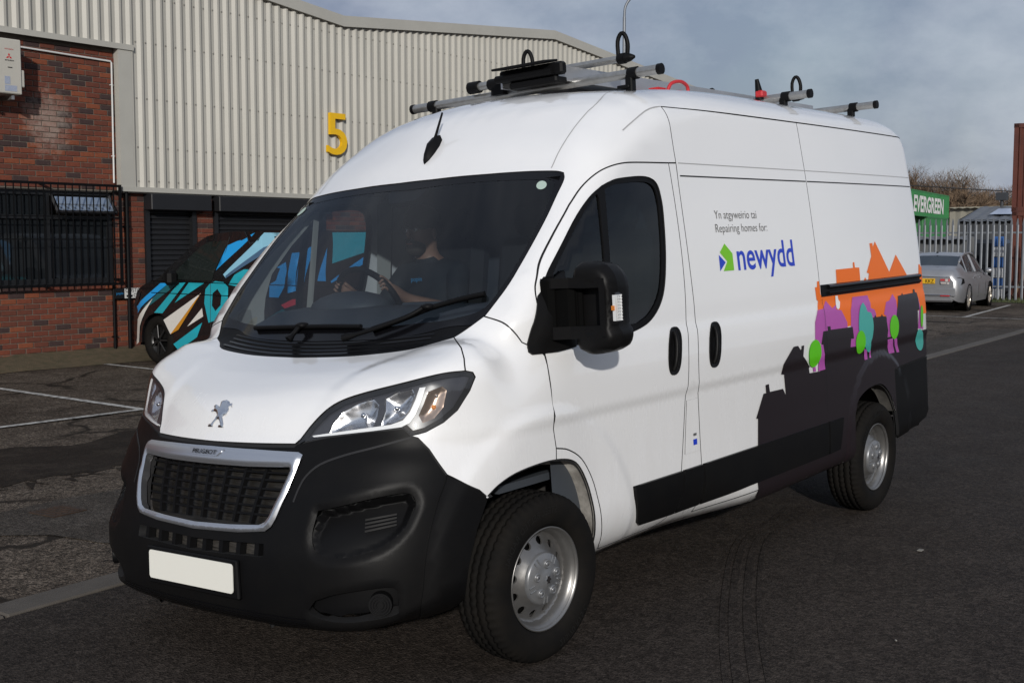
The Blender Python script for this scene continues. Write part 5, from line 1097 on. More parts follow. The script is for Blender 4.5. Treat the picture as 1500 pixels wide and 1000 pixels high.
for c in range(60):
    z = .02 + .075 * c
    if z > 4.38: break
    for k in range(60):
        x = -3.7 - .225 * k - (.1125 if c % 2 else 0)
        segs = [(x, x - .215)]
        for a, b in segs:
            mids = [a - .215 * t for t in (.02, .25, .5, .75, .98)]
            ok = [solid(m_, z + .032) for m_ in mids]
            if all(ok): cells.append((a, b, z))
            elif any(ok):
                # cut brick at an edge
                xs = [a - .005 * q for q in range(44)]; ins = [q for q in xs if solid(q, z + .032)]
                if ins and max(ins) - min(ins) > .05: cells.append((max(ins), min(ins), z))
cells.sort(key=lambda t: (abs(t[0] + 5.3) + (0 if t[2] > 2.42 or t[2] < 1.1 else .3)))
shared = {}
def brick_mesh(w):
    key_ = round(w, 2)
    if key_ not in shared:
        mb = MB(); mb.box((0, 0, 0), (key_, .03, .065), bev=.0035); o = mb.build('brick', BRK[0]); me = o.data; bpy.data.objects.remove(o); me.materials.clear(); me.materials.append(BRK[0]); shared[key_] = me
    return shared[key_]
rest = MB(); cnt_ = 0
for a, b, z in cells:
    w = a - b; c = ((a + b) / 2, YB - .015 + random.uniform(-.003, .004), z + .0325); mi = random.choices(range(5), (5, 2, 6, 3, 4))[0]
    if cnt_ < 300 and z > .02 and a < -4.2:
        o = bpy.data.objects.new('brick', brick_mesh(w)); COL.objects.link(o); o.location = c; o.rotation_euler = (0, random.uniform(-.006, .006), 0); o.parent = WH; o.matrix_parent_inverse = WH.matrix_world.inverted()
        o.material_slots[0].link = 'OBJECT'; o.material_slots[0].material = BRK[mi]; cnt_ += 1
    else: rest.box(c, (w, .03, .065), mi, bev=.0035)
for c in range(60):
    z = .02 + .075 * c
    if z > 4.38: break
    for k in range(44):
        x = 6.0 - .225 * k - (.1125 if c % 2 else 0)
        if x - .215 < -3.70: break
        rest.box((x - .1075, YB - .015 + random.uniform(-.003, .004), z + .0325), (.215, .03, .065), random.choices(range(5), (5, 2, 6, 3, 4))[0])
tag(rest.build('brickwork', BRK, WH), kind='stuff')
mb = MB()
def wall_rect(x0, x1, z0, z1, y): mb.add([(x0, y, z0), (x1, y, z0), (x1, y, z1), (x0, y, z1)], [(0, 1, 2, 3)])
YM = YB - .011
for r_ in ((-3.6, 6, -.1, 4.5), (-6.5, WIN[0], -.1, 4.5), (WIN[0], WIN[1], -.1, WIN[2]), (WIN[0], WIN[1], WIN[3], 4.5), (-6.735, -6.5, -.1, 2.5), (-7.975, -7.595, -.1, 2.5), (-23, -10.275, -.1, 2.5)): wall_rect(*r_, YM)
mb.box((-14.5, YB - .3, 1.2), (17, .05, 2.7)); mb.box(((WIN[0] + WIN[1]) / 2, YB - .6, 1.7), (2.8, .02, 1.6))
mb.build('mortar', MORT, WH)
# ribbed cladding: two heights, outline follows the gables
def topz(x):
    if x > -10.72: return 5.34 + .108 * (x + 10.72) if x < 2 else 5.34 + .108 * 12.72 - .108 * (x - 2)
    if x > -16.75: return 5.34 + .0962 * (-10.72 - x)
    if x > -22.8: return 5.92 - .0962 * (-16.75 - x)
    return 5.34
def ribs(x0, x1, z0, name):
    xs = []; x = x0; P = .172
    while x > x1:
        for dx, dy in ((0, .036), (.034, .036), (.079, 0), (.127, 0)): xs.append((x - dx, YB + .072 + dy))
        x -= P
    xs.append((x, YB + .108)); V = []
    for x, y in xs: V += [(x, y, z0), (x, y, topz(x))]
    mb = MB(); mb.add(V, [(2 * i, 2 * i + 2, 2 * i + 3, 2 * i + 1) for i in range(len(xs) - 1)]); return mb.build(name, CLAD, WH)
ribs(6.0, -6.55, 4.47, 'cladding'); ribs(-6.556, -22.9, 2.46, 'cladding')
mb = MB(); mb.box((-.3, YB + .07, 4.455), (12.6, .115, .06)); mb.box((-.3, YB + .122, 4.432), (12.6, .012, .05)); mb.box((-6.455, YB + .055, 3.44), (.215, .11, 2.06)); mb.box((-14.65, YB + .065, 2.437), (16.6, .125, .07)); mb.box((-14.65, YB + .04, 2.395), (16.6, .07, .02)); mb.build('flashing', FLASH, WH)
for xa, xb in ((6, 2), (2, -10.72), (-10.72, -16.75), (-16.75, -22.8)):
    za, zb = topz(xa), topz(xb); mb = MB()
    for (z0, z1, y0, y1) in ((-.02, .16, .0, .155),):
        V = [(xa, YB + y0 - .1, za + z0), (xb, YB + y0 - .1, zb + z0), (xb, YB + y1, zb + z0), (xa, YB + y1, za + z0), (xa, YB + y0 - .1, za + z1), (xb, YB + y0 - .1, zb + z1), (xb, YB + y1, zb + z1), (xa, YB + y1, za + z1)]
        mb.add(V, [(3, 2, 1, 0), (4, 5, 6, 7), (0, 1, 5, 4), (1, 2, 6, 5), (2, 3, 7, 6), (3, 0, 4, 7)])
    mb.build('verge_trim', FLASH, WH)
mb = MB(); xs = [6, 2, -10.72, -16.75, -22.8]; V = []
for x in xs: V += [(x, YB + .02, topz(x) + .12), (x, YB - 30, topz(x) + .12)]
mb.add(V, [(2 * i, 2 * i + 1, 2 * i + 3, 2 * i + 2) for i in range(4)]); mb.add([(-22.85, YB, 0), (-22.85, YB - 30, 0), (-22.85, YB - 30, 5.4), (-22.85, YB, 5.4)], [(0, 1, 2, 3)]); mb.build('roof', FLASH, WH)
# fixing screws along the sheeting rails
mb = MB()
for zr in (2.56, 3.05, 3.75, 4.55, 5.2):
    for k in range(96):
        x = -6.556 - .172 * k - .103
        if zr < topz(x) - .06: mb.box((x + .06, YB + .076, zr + .004 * math.sin(k * 7)), (.020, .012, .020))
tag(mb.build('fixing_screw', mat('screw_heads', (.22, .21, .19), .5), WH), kind='stuff')
# window
DARKP = mat('dark_grey_paint', (.009, .0095, .011), .5, noise=(8, .4)); SHUT = mat('roller_shutter_paint', (.009, .0095, .0115), .55, noise=(3, .4), col2=(.006, .006, .007))
WGL = mat('window_pane', (.012, .014, .016), .04, spec=.7)
x0, x1, z0, z1 = WIN
mb = MB()
for c, d in (((x0 + .035, YB - .07, 1.74), (.07, .06, 1.28)), ((-5.22, YB - .07, 1.74), (.06, .06, 1.28)), ((-4.3, YB - .07, 2.2), (.05, .06, .36)), (((x0 + x1) / 2, YB - .068, z0 + .035), (x1 - x0, .064, .07)), (((x0 + x1) / 2, YB - .068, z1 - .03), (x1 - x0, .064, .06)), (((x0 + x1) / 2, YB - .066, 2.02), (x1 - x0, .07, .055)), (((x0 + x1) / 2, YB - .02, z0 - .012), (x1 - x0, .10, .03))): mb.box(c, d)
WF = mb.build('window_frame', DARKP, WH)
for a, b, c, d in ((x0 + .07, -5.25, 1.17, 1.995), (-5.19, x1, 1.17, 1.995), (-5.19, -4.325, 2.05, 2.32)):
    mb = MB(); mb.box(((a + b) / 2, YB - .075, (c + d) / 2), (b - a, .012, d - c)); mb.build('pane', WGL, WF)
# the tilted vent
tl = lambda u, v: (u, YB - .02 + (2.335 - v) * .62, v + (2.335 - v) * .10)
mb = MB(); mb.add([tl(-6.14, 2.09), tl(-5.30, 2.09), tl(-5.30, 2.30), tl(-6.14, 2.30)], [(0, 1, 2, 3)]); mb.build('vent_pane', mat('vent_pane', (.30, .36, .44), .06, metal=.6), WF)  # pale blue metal colour stands in for reflected sky
mb = MB()
for a, b in (((-6.19, 2.06), (-5.25, 2.06)), ((-6.19, 2.335), (-5.25, 2.335)), ((-6.17, 2.06), (-6.17, 2.335)), ((-5.27, 2.06), (-5.27, 2.335))): mb.tube([np.array(tl(*a)) + [0, -.012, 0], np.array(tl(*b)) + [0, -.012, 0]], .022, 4, smooth=False)
mb.build('vent_frame', DARKP, WF)
# security bars in front of the window
SG = empty('security_grille', (-5.2, YB + .12, 1.1), 'black steel security bars bolted across the brick unit window', 'window bars')
IRON = mat('black_iron', (.0035, .0035, .004), .55, spec=.15); yb_ = YB + .17
mb = MB()
for z in (2.475, 2.03, 1.72, 1.09): mb.box((-5.02, yb_, z), (2.62, .010, .035 if z > 2.4 or z < 1.2 else .014))
mb.box((-6.33, yb_, 1.78), (.035, .03, 1.43)); 
for x, z in ((-6.33, 2.4), (-6.33, 1.15), (-5.2, 2.475), (-5.2, 1.09)): mb.box((x, YB + .085, z), (.03, .17, .03))
mb.build('bar_rail', IRON, SG)
mb = MB(); mb.box((0, 0, 0), (.013, .013, 1.40)); b0 = mb.build('bar', IRON, SG); b0.location = (-6.22, yb_ + .012, 1.78); b0.parent = SG; b0.matrix_parent_inverse = SG.matrix_world.inverted()
for i in range(1, 24):
    o = b0.copy(); COL.objects.link(o); o.location = (-6.22 + .107 * i, yb_ + .012, 1.78)
def pipe(name, pts, r, m, label, cat, clips=()):
    root_ = empty(name, pts[-1], label, cat); mb = MB(); mb.tube(pts, r, 10); mb.build('pipe_run', m, root_)
    for c in clips: mb = MB(); mb.box(c, (r * 3.2, r * 2.4, r * .9)); mb.build('clip', m, root_)
WPL = mat('white_conduit', (.62, .62, .60), .5)
pipe('conduit', [(-4.75, YB + .03, 4.262), (-6.215, YB + .03, 4.232), (-6.232, YB + .03, 4.21), (-6.222, YB + .03, 2.52)], .013, WPL, 'thin white conduit running across the brick and down beside the cladding corner', 'conduit', [(-6.229, YB + .02, 3.9), (-6.225, YB + .02, 2.9), (-5.5, YB + .02, 4.248)])
pipe('drain_pipe', [(-6.40, YB + .06, 2.44), (-6.40, YB + .06, .12)], .03, IRON, 'black downpipe on the brick between the barred window and the shutter', 'drainpipe', [(-6.40, YB + .04, 1.9), (-6.40, YB + .04, .9)])
pipe('post', [(-6.17, YB + .03, 1.06), (-6.17, YB + .03, .10)], .022, IRON, 'slim black post carrying the customer sign in front of the brick wall', 'post', [(-6.17, YB + .02, .32)])
# roller shutters
def shutter(xa, xb, bxa, bxb):
    r_ = empty('roller_shutter', ((xa + xb) / 2, YB, .02), None, None); r_.parent = WH; r_.matrix_parent_inverse = WH.matrix_world.inverted()
    mb = MB(); mb.box(((bxa + bxb) / 2, YB + .06, 2.265), (bxa - bxb, .26, .235), bev=.01); mb.build('shutter_box', SHUT, r_)
    mb = MB(); n = 28
    prof = []
    for k in range(n): prof += [(.02 + .0765 * k, -.055), (.02 + .0765 * k + .02, -.035), (.02 + .0765 * k + .056, -.035), (.02 + .0765 * k + .070, -.055)]
    V = []
    for z, y in prof: V += [(xa, YB + y, z), (xb, YB + y, z)]
    mb.add(V, [(2 * i, 2 * i + 1, 2 * i + 3, 2 * i + 2)[::-1] for i in range(len(prof) - 1)]); o = mb.build('shutter_slats', SHUT, r_); tag(o, kind='stuff')
    for x in (xa + .035, xb - .035): mb = MB(); mb.box((x, YB - .01, 1.08), (.075, .09, 2.13)); mb.build('guide_rail', DARKP, r_)
shutter(-6.80, -7.56, -6.735, -7.81); shutter(-8.04, -10.22, -7.955, -10.27)
# house number, sign, air-conditioning unit
YEL = mat('yellow_numeral', (.76, .44, .004), .45)
mb = MB(); V, Fc = text_mesh('5', 1., .03, .004); lo, hi = V.min(0), V.max(0)
V2 = [(-10.37 - (p[0] - lo[0]) * .44 / (hi[0] - lo[0]), YB + .145 + p[2], 3.17 + (p[1] - lo[1]) * .70 / (hi[1] - lo[1])) for p in V]
mb.add(V2, Fc); o = mb.build('house_number', YEL); tag(o, 'large yellow number 5 fixed to the ribbed cladding', 'number sign')
SGN = empty('customer_sign', (-6.4, YB + .05, .94), 'white sign reading CUSTOMERS ONLY beside a small black panel', 'sign')
BLK = mat('sign_black', (.008, .008, .009), .4); WHT = mat('sign_white', (.55, .55, .53), .5); SBL = mat('sign_blue', (.02, .22, .5), .5)
ys = YB + .065
mb = MB(); mb.box((-6.24, ys, .938), (.155, .012, .145)); mb.build('black_panel', BLK, SGN); mb = MB(); mb.box((-6.562, ys, .940), (.485, .012, .145)); mb.build('white_panel', WHT, SGN)
fsg = lambda x0, z0: (lambda u, v: (x0 - u, ys + .008, z0 + v))
mb = MB(); text_on(mb, 'popin', fsg(-6.185, .925), .11); mb.build('lettering', SBL, SGN)
mb = MB(); text_on(mb, 'CUSTOMERS', fsg(-6.335, .955), .44); text_on(mb, 'ONLY', fsg(-6.47, .885), .19); mb.build('lettering', BLK, SGN)
ACU = empty('air_conditioner', (-4.6, YB + .2, 3.64), 'cream air conditioning unit mounted high on the brick wall', 'air conditioner')
ACM = mat('ac_casing', (.46, .44, .39), .5, noise=(5, .3), col2=(.38, .36, .31)); yf = YB + .42
mb = MB(); mb.box((-4.42, YB + .26, 4.0), (.94, .32, .70), bev=.012); mb.box((-4.915, YB + .30, 3.86), (.05, .20, .22), bev=.01); mb.build('casing', ACM, ACU)
mb = MB(); mb.box((-4.27, yf + .004, 4.0), (.50, .012, .60), bev=.004); mb.build('fan_grille', mat('ac_grille', (.10, .09, .07), .6), ACU)
mb = MB(); mb.box((-4.42, YB + .2, 3.61), (.04, .36, .03)); mb.box((-4.78, YB + .2, 3.61), (.04, .36, .05)); mb.build('bracket', M['alu'], ACU)
fac = lambda x0, z0: (lambda u, v: (x0 - u, yf + .003, z0 + v))
RD = mat('logo_red', (.50, .01, .015), .5); mb = MB()
rh = lambda cx_, cz_, a: [(cx_ + p * math.cos(a) - q * math.sin(a), yf + .003, cz_ + p * math.sin(a) + q * math.cos(a)) for p, q in ((0, 0), (.022, .013), (.044, 0), (.022, -.013))]
for a in (90, 210, 330): mb.add(rh(-4.72, 4.122, R(a)), [(0, 1, 2, 3)])
text_on(mb, 'MITSUBISHI', fac(-4.665, 4.208), .115); mb.build('maker_logo', RD, ACU)
mb = MB(); text_on(mb, 'MITSUBISHI', fac(-4.665, 4.065), .12, None, 0, .01); mb.box((-4.73, yf, 3.985), (.06, .006, .012)); mb.build('lettering', BLK, ACU)
LB_ = mat('label_blue_grey', (.26, .30, .40), .5, noise=(60, .5), col2=(.42, .44, .48)); mb = MB(); mb.box((-4.69, yf, 3.82), (.075, .005, .10)); mb.box((-4.735, yf, 3.72), (.165, .005, .075)); mb.build('data_label', LB_, ACU)

for o, d in ((ACU, (.24, 0, -.07)), (SG, (.11, 0, -.006)), (bpy.data.objects['house_number'], (.13, 0, -.02))): o.location = [a + b for a, b in zip(o.location, d)]
for o in WH.children:
    if o.name.startswith(('cladding', 'flashing', 'verge')): o.location.x += .06

LEAF = mat('pale_litter', (.20, .19, .17), .8)
for k, (x, y, r_) in enumerate(((-2.63, 1.56, .020), (1.55, .02, .014), (.35, 2.3, .006), (-4.6, 2.2, .010), (-1.1, 2.0, .006))):
    mb = MB(); mb.box((x, y, .006), (r_ * 2, r_ * 1.3, .006), rz=k, bev=.002); tag(mb.build('litter', LEAF), ['pale flat scrap lying on the road beyond the rear wheel', 'tiny pale scrap on the road in front of the bumper', 'small light chip on the road below the front wheel', 'pale chip on the road behind the van', 'small light chip on the road by the sill'][k], 'litter')
# ------------------------------------------------------------------ the parked van in the next bay
PVL = 'black parked van wrapped in turquoise and white graphics, nose against the brick wall'
PV = empty('parked_van', (-6.9, -10.2, 0), PVL, 'van')
PVB = mat('black_van_paint', (.007, .007, .008), .22, coat=.8)
def arch(cy_, r_, cz_=.335, n=12): return [(cy_ - r_ * math.cos(a), cz_ + r_ * math.sin(a)) for a in np.linspace(R(-8), R(188), n)]
out = [(-10.86, .28), (-10.885, .45), (-10.88, .70), (-10.83, .86), (-10.73, .99), (-10.49, 1.085), (-10.13, 1.19), (-9.81, 1.43), (-9.44, 1.67), (-9.26, 1.75), (-9.05, 1.79), (-8.7, 1.812), (-7.6, 1.82), (-5.78, 1.80), (-5.68, 1.62), (-5.62, .9), (-5.62, .4), (-5.68, .28)] + arch(-6.95, .37)[::-1] + arch(-10.20, .37)[::-1]
out = ccw(dedupe([np.array(p) for p in out]))
XS = -6.06
mb = MB(); lay = []
def shrink(p, d, w):
    c = np.array([-8.2, .9]); q = p.copy(); m = p[:, 1] > .5; tt = ss(.5, 1.8, p[:, 1]); e = offset(p, -d); q = p + (e - p) * m[:, None]; q[:, 1] -= 0; return q
nO = len(out)
for x, d in ((XS - .035, .07), (XS - .01, .03), (XS, .0), (XS - 1.66, .0), (XS - 1.70, .05)):
    q = shrink(out, d, 0); 
    xx = np.full(nO, x); xx = xx - np.where(x > XS - .8, 1, -1) * .16 * ss(1.15, 1.85, q[:, 1]) - np.where(x > XS - .8, 1, -1) * .10 * ss(-10.5, -10.9, q[:, 0])
    lay.append(np.stack([xx, q[:, 0], q[:, 1]], 1))
order = [0, 1, 2, 3, 4]; A = np.concatenate([lay[2], lay[3]])
mb.add(A, [(i, (i + 1) % nO, nO + (i + 1) % nO, nO + i) for i in range(nO)], 0, False)
v2, T = cdt(resample(out, .2), [], .18)
xs_ = lambda y, z, o=0.: XS + o - .16 * ss(1.15, 1.85, z) - .10 * ss(-10.5, -10.9, y)
V = np.stack([xs_(v2[:, 0], v2[:, 1]), v2[:, 0], v2[:, 1]], 1); mb.add(V, [tuple(t) for t in T], 0, True)
V2 = V.copy(); V2[:, 0] = 2 * (XS - .83) - V[:, 0]; mb.add(V2, [tuple(t[::-1]) for t in T], 0, True)
PVBODY = mb.build('body', PVB, PV)
def decal(nm, m, poly, o_=.004, par=None, holes=()):
    v2, T = cdt(resample(ccw(poly), .15), [ccw(h) for h in holes], .15); mb = MB(); mb.add(np.stack([xs_(v2[:, 0], v2[:, 1], o_), v2[:, 0], v2[:, 1]], 1), [tuple(t) for t in T], 0, True); return mb.build(nm, m, par or PV)
TQ = mat('turquoise_vinyl', (.015, .34, .42), .3, coat=.5); BL = mat('sky_blue_vinyl', (.015, .30, .68), .3, coat=.5); PB = mat('pale_blue_vinyl', (.24, .50, .64), .3, coat=.5); GW = mat('white_graphic', (.62, .60, .56), .35); GO = mat('gold_graphic', (.50, .22, .02), .4); DT_ = mat('deep_teal_vinyl', (.012, .11, .13), .3, coat=.5); RDV = mat('red_graphic', (.55, .03, .05), .4)
pg = lambda s: [tuple(map(float, p.split(','))) for p in s.split()]
for nm, m, s, o_ in (('bonnet_stripe', BL, '-10.09,1.12 -9.90,1.125 -10.45,.84 -10.78,.64 -10.84,.76 -10.68,.80', .004), ('bonnet_stripe', DT_, '-9.90,1.125 -9.66,1.14 -10.34,.81 -10.5,.78', .004), ('bonnet_stripe', TQ, '-9.68,1.13 -9.53,1.14 -10.06,.71 -10.25,.71', .004), ('wing_stripe', TQ, '-9.46,1.14 -9.11,1.15 -9.78,.86', .004),
    ('white_flash', GW, '-10.27,.91 -10.45,.72 -10.62,.51 -10.68,.28 -10.80,.24 -10.72,.60', .005), ('white_flash', GW, '-9.20,1.01 -9.89,.43 -10.04,.62', .004), ('gold_edge', GO, '-9.36,.88 -9.20,1.01 -9.71,.50 -9.89,.43', .006), ('white_flash', GW, '-9.52,.55 -9.19,.81 -9.17,.70', .004),
    ('pillar_stripe', BL, '-8.91,1.31 -8.80,1.63 -8.28,1.795 -8.38,1.71', .004), ('pillar_stripe', PB, '-8.75,1.26 -8.10,1.795 -7.74,1.79 -8.03,1.53 -8.69,1.21', .004), ('pillar_stripe', mat('slate_vinyl', (.06, .12, .20), .4), '-8.70,1.24 -8.05,1.62 -7.80,1.72 -8.03,1.53 -8.69,1.21', .006), ('sill_flash', TQ, '-9.83,.30 -9.19,.62 -9.31,.42 -9.72,.22', .004),
    ('letter', TQ, '-8.63,1.13 -8.52,1.26 -8.35,1.33 -8.21,1.33 -8.48,1.11', .004), ('letter', BL, '-7.84,.98 -7.83,1.15 -7.71,1.20 -7.66,1.35 -7.73,1.36 -7.58,1.43 -7.53,1.32 -7.55,1.13 -7.67,.98', .004), ('letter', BL, '-7.51,1.54 -7.37,1.55 -7.34,1.08 -7.49,1.05', .004), ('letter', BL, '-7.34,1.50 -7.22,1.61 -7.12,1.64 -7.20,1.14 -7.33,1.11', .004), ('letter', BL, '-6.96,1.21 -6.90,1.61 -6.85,1.39 -6.81,1.21', .004),
    ('side_stripe', BL, '-6.73,1.21 -6.05,1.62 -6.05,1.50 -6.71,1.19', .004), ('side_stripe', TQ, '-6.85,1.79 -5.80,1.79 -5.85,1.66 -6.75,1.42', .004), ('red_graphic', RDV, '-7.62,.90 -7.40,.98 -7.25,1.0 -7.28,.93 -7.55,.86', .004), ('side_stripe', DT_, '-8.5,.45 -7.6,.85 -6.6,.55 -7.5,.35', .004)): decal(nm, m, pg(s), o_)
decal('letter', TQ, pg('-9.11,1.06 -9.02,1.13 -8.90,1.17 -8.73,1.16 -8.64,1.10 -8.65,.94 -8.87,.67 -9.06,.62 -9.14,.88'), .004, None, [pg('-8.96,1.01 -8.86,1.07 -8.78,.99 -8.80,.86 -8.91,.78 -8.98,.85')])
decal('side_window', mat('van_window', (.012, .016, .015), .05, spec=.8), pg('-9.82,1.18 -9.70,1.34 -9.34,1.62 -9.18,1.68 -8.78,1.70 -8.93,1.31 -8.97,1.17'), .006)
for pl_ in ([(-9.0, 1.14), (-9.02, .60), (-8.95, .42)], [(-8.98, 1.14), (-8.80, 1.55), (-8.78, 1.74)], [(-7.85, 1.78), (-7.85, .40)]):
    mb = MB(); mb.tube([(xs_(y, z, .004), y, z) for y, z in pl_], .004, 4); mb.build('shut_line', M['seal_shade'], PV)
for nm, z_ in (('waist_crease', .985), ('belt_line', 1.145)):
    mb = MB(); mb.tube([(xs_(y, z_, .004), y, z_) for y in np.linspace(-10.3, -5.7, 12)], .006, 4); mb.build(nm, M['black_gloss'], PV)
for yc in (-10.20, -6.95):
    w = empty('wheel', (XS - .10, yc, .335)); w.parent = PV; w.matrix_parent_inverse = PV.matrix_world.inverted(); bpy.context.view_layer.update()
    mb = MB(); mb.lathe([(.20, .06), (.225, .095), (.28, .10), (.322, .085), (.335, .06), (.335, -.08), (.20, -.09)], org=(XS - .10, yc, .335), ax='x', n=36); mb.build('tyre', M['rubber'], w)
    mb = MB(); mb.lathe([(.222, .085), (.205, .06), (.2, .02), (0, .015)], org=(XS - .10, yc, .335), ax='x', n=30)
    for k in range(7):
        a = 2 * PI * k / 7; mb.tube([(XS - .03, yc + .03 * math.cos(a), .335 + .03 * math.sin(a)), (XS - .045, yc + .205 * math.cos(a), .335 + .205 * math.sin(a))], .016, 6)
    mb.build('rim', mat('black_alloy', (.012, .012, .012), .35), w)
    mb = MB(); mb.box((XS - .55, yc, .45), (.8, .86, .75)); 
mb = MB(); mb.box((XS + .10, -9.72, 1.20), (.16, .14, .20), bev=.04); mb.box((XS + .02, -9.70, 1.14), (.12, .06, .05)); mb.build('door_mirror', M['black_trim'], PV)
mb = MB(); mb.add([(xs_(y, z, .006), y, z) for y, z in ((-10.86, .80), (-10.70, .97), (-10.55, .99), (-10.66, .86), (-10.83, .74))], [(0, 1, 2, 3, 4)]); mb.build('headlight', M['mirror_dark'], PV)
mb = MB(); mb.box((XS - .83, -8.2, .30), (1.5, 5.0, .12)); mb.build('underside', M['under'], PV)
# ------------------------------------------------------------------ palisade fence, grass verge
FX = -31.8; GALV = mat('galvanised_steel', (.20, .215, .235), .45, metal=.4, noise=(6, .5), col2=(.14, .15, .17))
FEN = empty('palisade_fence', (FX, -7, 0), 'grey galvanised palisade fence along the far end of the yard', 'fence')
mb = MB(); w = .034
sec = [(-w, .0), (-w * .45, .012), (w * .45, .012), (w, .0)]
V = []
for z in (.05, 2.18): V += [(y_, x_, z) for x_, y_ in sec]
mb.add(V, [(i, i + 1, 5 + i, 4 + i) for i in range(3)]); mb.add([(.012, -w, 2.18), (.012, w, 2.18), (.006, .012, 2.36), (.006, -.012, 2.36), (.012, -.03, 2.24), (.012, .03, 2.24)], [(0, 1, 5, 4), (4, 5, 2, 3)])
p0 = mb.build('pale', GALV, FEN); ys_ = np.arange(-12.0, -3.0, .165)
for i, y in enumerate(ys_):
    o = p0 if i == 0 else p0.copy()
    if i: COL.objects.link(o)
    o.location = (FX + .03, y, random.uniform(-.01, .01)); o.parent = FEN; o.matrix_parent_inverse = FEN.matrix_world.inverted()
for z in (.42, 1.96): mb = MB(); mb.box((FX, -7.5, z), (.04, 9.2, .05)); mb.build('rail', GALV, FEN)
for y in (-10.2, -7.45, -4.7): mb = MB(); mb.box((FX - .06, y, 1.1), (.10, .05, 2.25)); mb.build('fence_post', GALV, FEN)
GR_ = mat('verge_grass', (.045, .065, .018), .9, noise=(4, .6), col2=(.08, .075, .03))
mb = MB()
for i in range(2600):
    x = random.uniform(-32.6, -30.9); y = random.uniform(-11.5, -3.2); h = random.uniform(.05, .16) * (1 if x < -31.4 else .6); a = random.uniform(0, PI); d = .012
    mb.add([(x - d * math.cos(a), y - d * math.sin(a), 0), (x + d * math.cos(a), y + d * math.sin(a), 0), (x + random.uniform(-.05, .05), y + random.uniform(-.05, .05), h)], [(0, 1, 2)])
mb.add([(-32.8, -11.6, .012), (-31.0, -11.6, .012), (-30.85, -3, .012), (-32.8, -3, .012)], [(0, 1, 2, 3)]); tag(mb.build('verge_grass', GR_), kind='stuff')
# ------------------------------------------------------------------ shipping containers
def container(loc, az, L, W, H, col, label, group=None, nrib=40):
    r_ = empty('shipping_container', loc, label, 'container', group); ca, sa = math.cos(az), math.sin(az)
    tr = lambda x, y, z: (loc[0] + ca * x - sa * y, loc[1] + sa * x + ca * y, loc[2] + z); TT = lambda V: np.array([tr(*v) for v in V])
    m = mat('container_paint', col, .55, noise=(1.3, .55, .4, .7), col2=tuple(q * .5 for q in col), bump=(30, .15, .01))
    mb = MB(); pr = []
    for i in range(nrib): p = L / nrib; pr += [(i * p, 0), (i * p + p * .3, 0), (i * p + p * .5, .036), (i * p + p * .8, .036)]
    pr.append((L, 0)); pr = [(a, b) for a, b in pr]
    for y0, sg in ((0, 1), (W, -1)):
        V = []
        for x, d in pr: V += [(x, y0 + sg * (d + .01), .12), (x, y0 + sg * (d + .01), H - .10)]
        mb.add(V, [(2 * i, 2 * i + 2, 2 * i + 3, 2 * i + 1) for i in range(len(pr) - 1)])
    for x0, sg in ((0, 1), (L, -1)):
        V = []; k = max(6, int(nrib * W / L))
        for i in range(k):
            p = W / k
            for a, d in ((0, 0), (.3, 0), (.5, .036), (.8, .036)): V += [(x0 + sg * (d + .01), (i + a) * p, .12), (x0 + sg * (d + .01), (i + a) * p, H - .10)]
        V += [(x0 + sg * .01, W, .12), (x0 + sg * .01, W, H - .1)]
        mb.add(V, [(2 * i, 2 * i + 2, 2 * i + 3, 2 * i + 1) for i in range(len(V) // 2 - 1)])
    mb.add([(0, 0, H - .03), (L, 0, H - .03), (L, W, H - .03), (0, W, H - .03)], [(0, 1, 2, 3)]); mb.build('corrugated_shell', m, r_, T=TT)
    mb = MB()
    for y in (.05, W - .05):
        for z in (.07, H - .06): mb.box((L / 2, y, z), (L, .11, .13))
        for x in (.06, L - .06): mb.box((x, y, H / 2), (.13, .13, H))
    for x in (.05, L - .05):
        for z in (.07, H - .06): mb.box((x, W / 2, z), (.11, W, .13))
    mb.build('frame', m, r_, T=TT)
    mb = MB()
    for x in (.08, L - .08):
        for y in (.08, W - .08):
            for z in (.06, H - .06): mb.box((x, y, z), (.19, .19, .135), bev=.01)
    mb.build('corner_casting', mat('casting', tuple(q * .6 for q in col), .6), r_, T=TT)
    return r_, TT
RED = (.095, .024, .014)
ra, rt_ = container((-33.55, -6.72, 0.), R(95), 6.06, 2.44, 2.59, (.105, .027, .015), 'rust red shipping container standing on the ground behind the palisade fence', 'red containers stacked in the next yard')
rb_, rt2 = container((-33.62, -6.76, 2.60), R(95), 6.06, 2.44, 2.59, RED, 'rust red shipping container stacked on top of the other red one', 'red containers stacked in the next yard')
# green container high on a stack
gx = np.array([-133.85, -44.4]); gd = np.array([-113.15, -41.3]) - gx; gaz = math.atan2(gd[1], gd[0])
GREEN = (.035, .22, .06)
for k, (z, c, lb) in enumerate(((4.40, GREEN, 'bright green container with white lettering on top of the far stack'), (1.8, (.03, .17, .05), 'green container in the middle of the far stack below the lettered one'), (-.8, (.02, .05, .03), 'dark green container at the foot of the far stack'))):
    rg, tg = container((gx[0], gx[1], z), gaz, 12.2 if k else 21, 2.44, 2.60, c, lb, 'green containers in the far yard', 44)
    if k == 0:
        mb = MB(); V, Fc = text_mesh('EVERGREEN', 1., 0., .035); lo, hi = V.min(0), V.max(0)
        LL = 16.0; P = [tg([(3.4 + LL * (hi[0] - p[0]) / (hi[0] - lo[0]), 2.44 + .02, .50 + 1.60 * p[1] / hi[1])])[0] for p in V]; mb.add(P, Fc)
        P2 = [tg([(3.4 + LL * (1 - (hi[0] - p[0]) / (hi[0] - lo[0])), -.02, .36 + 1.25 * p[1] / hi[1])])[0] for p in V]; mb2 = MB(); mb2.add(P2, Fc)
        LW = mat('white_lettering', (.75, .75, .72), .6); mb.build('lettering', LW, rg); 
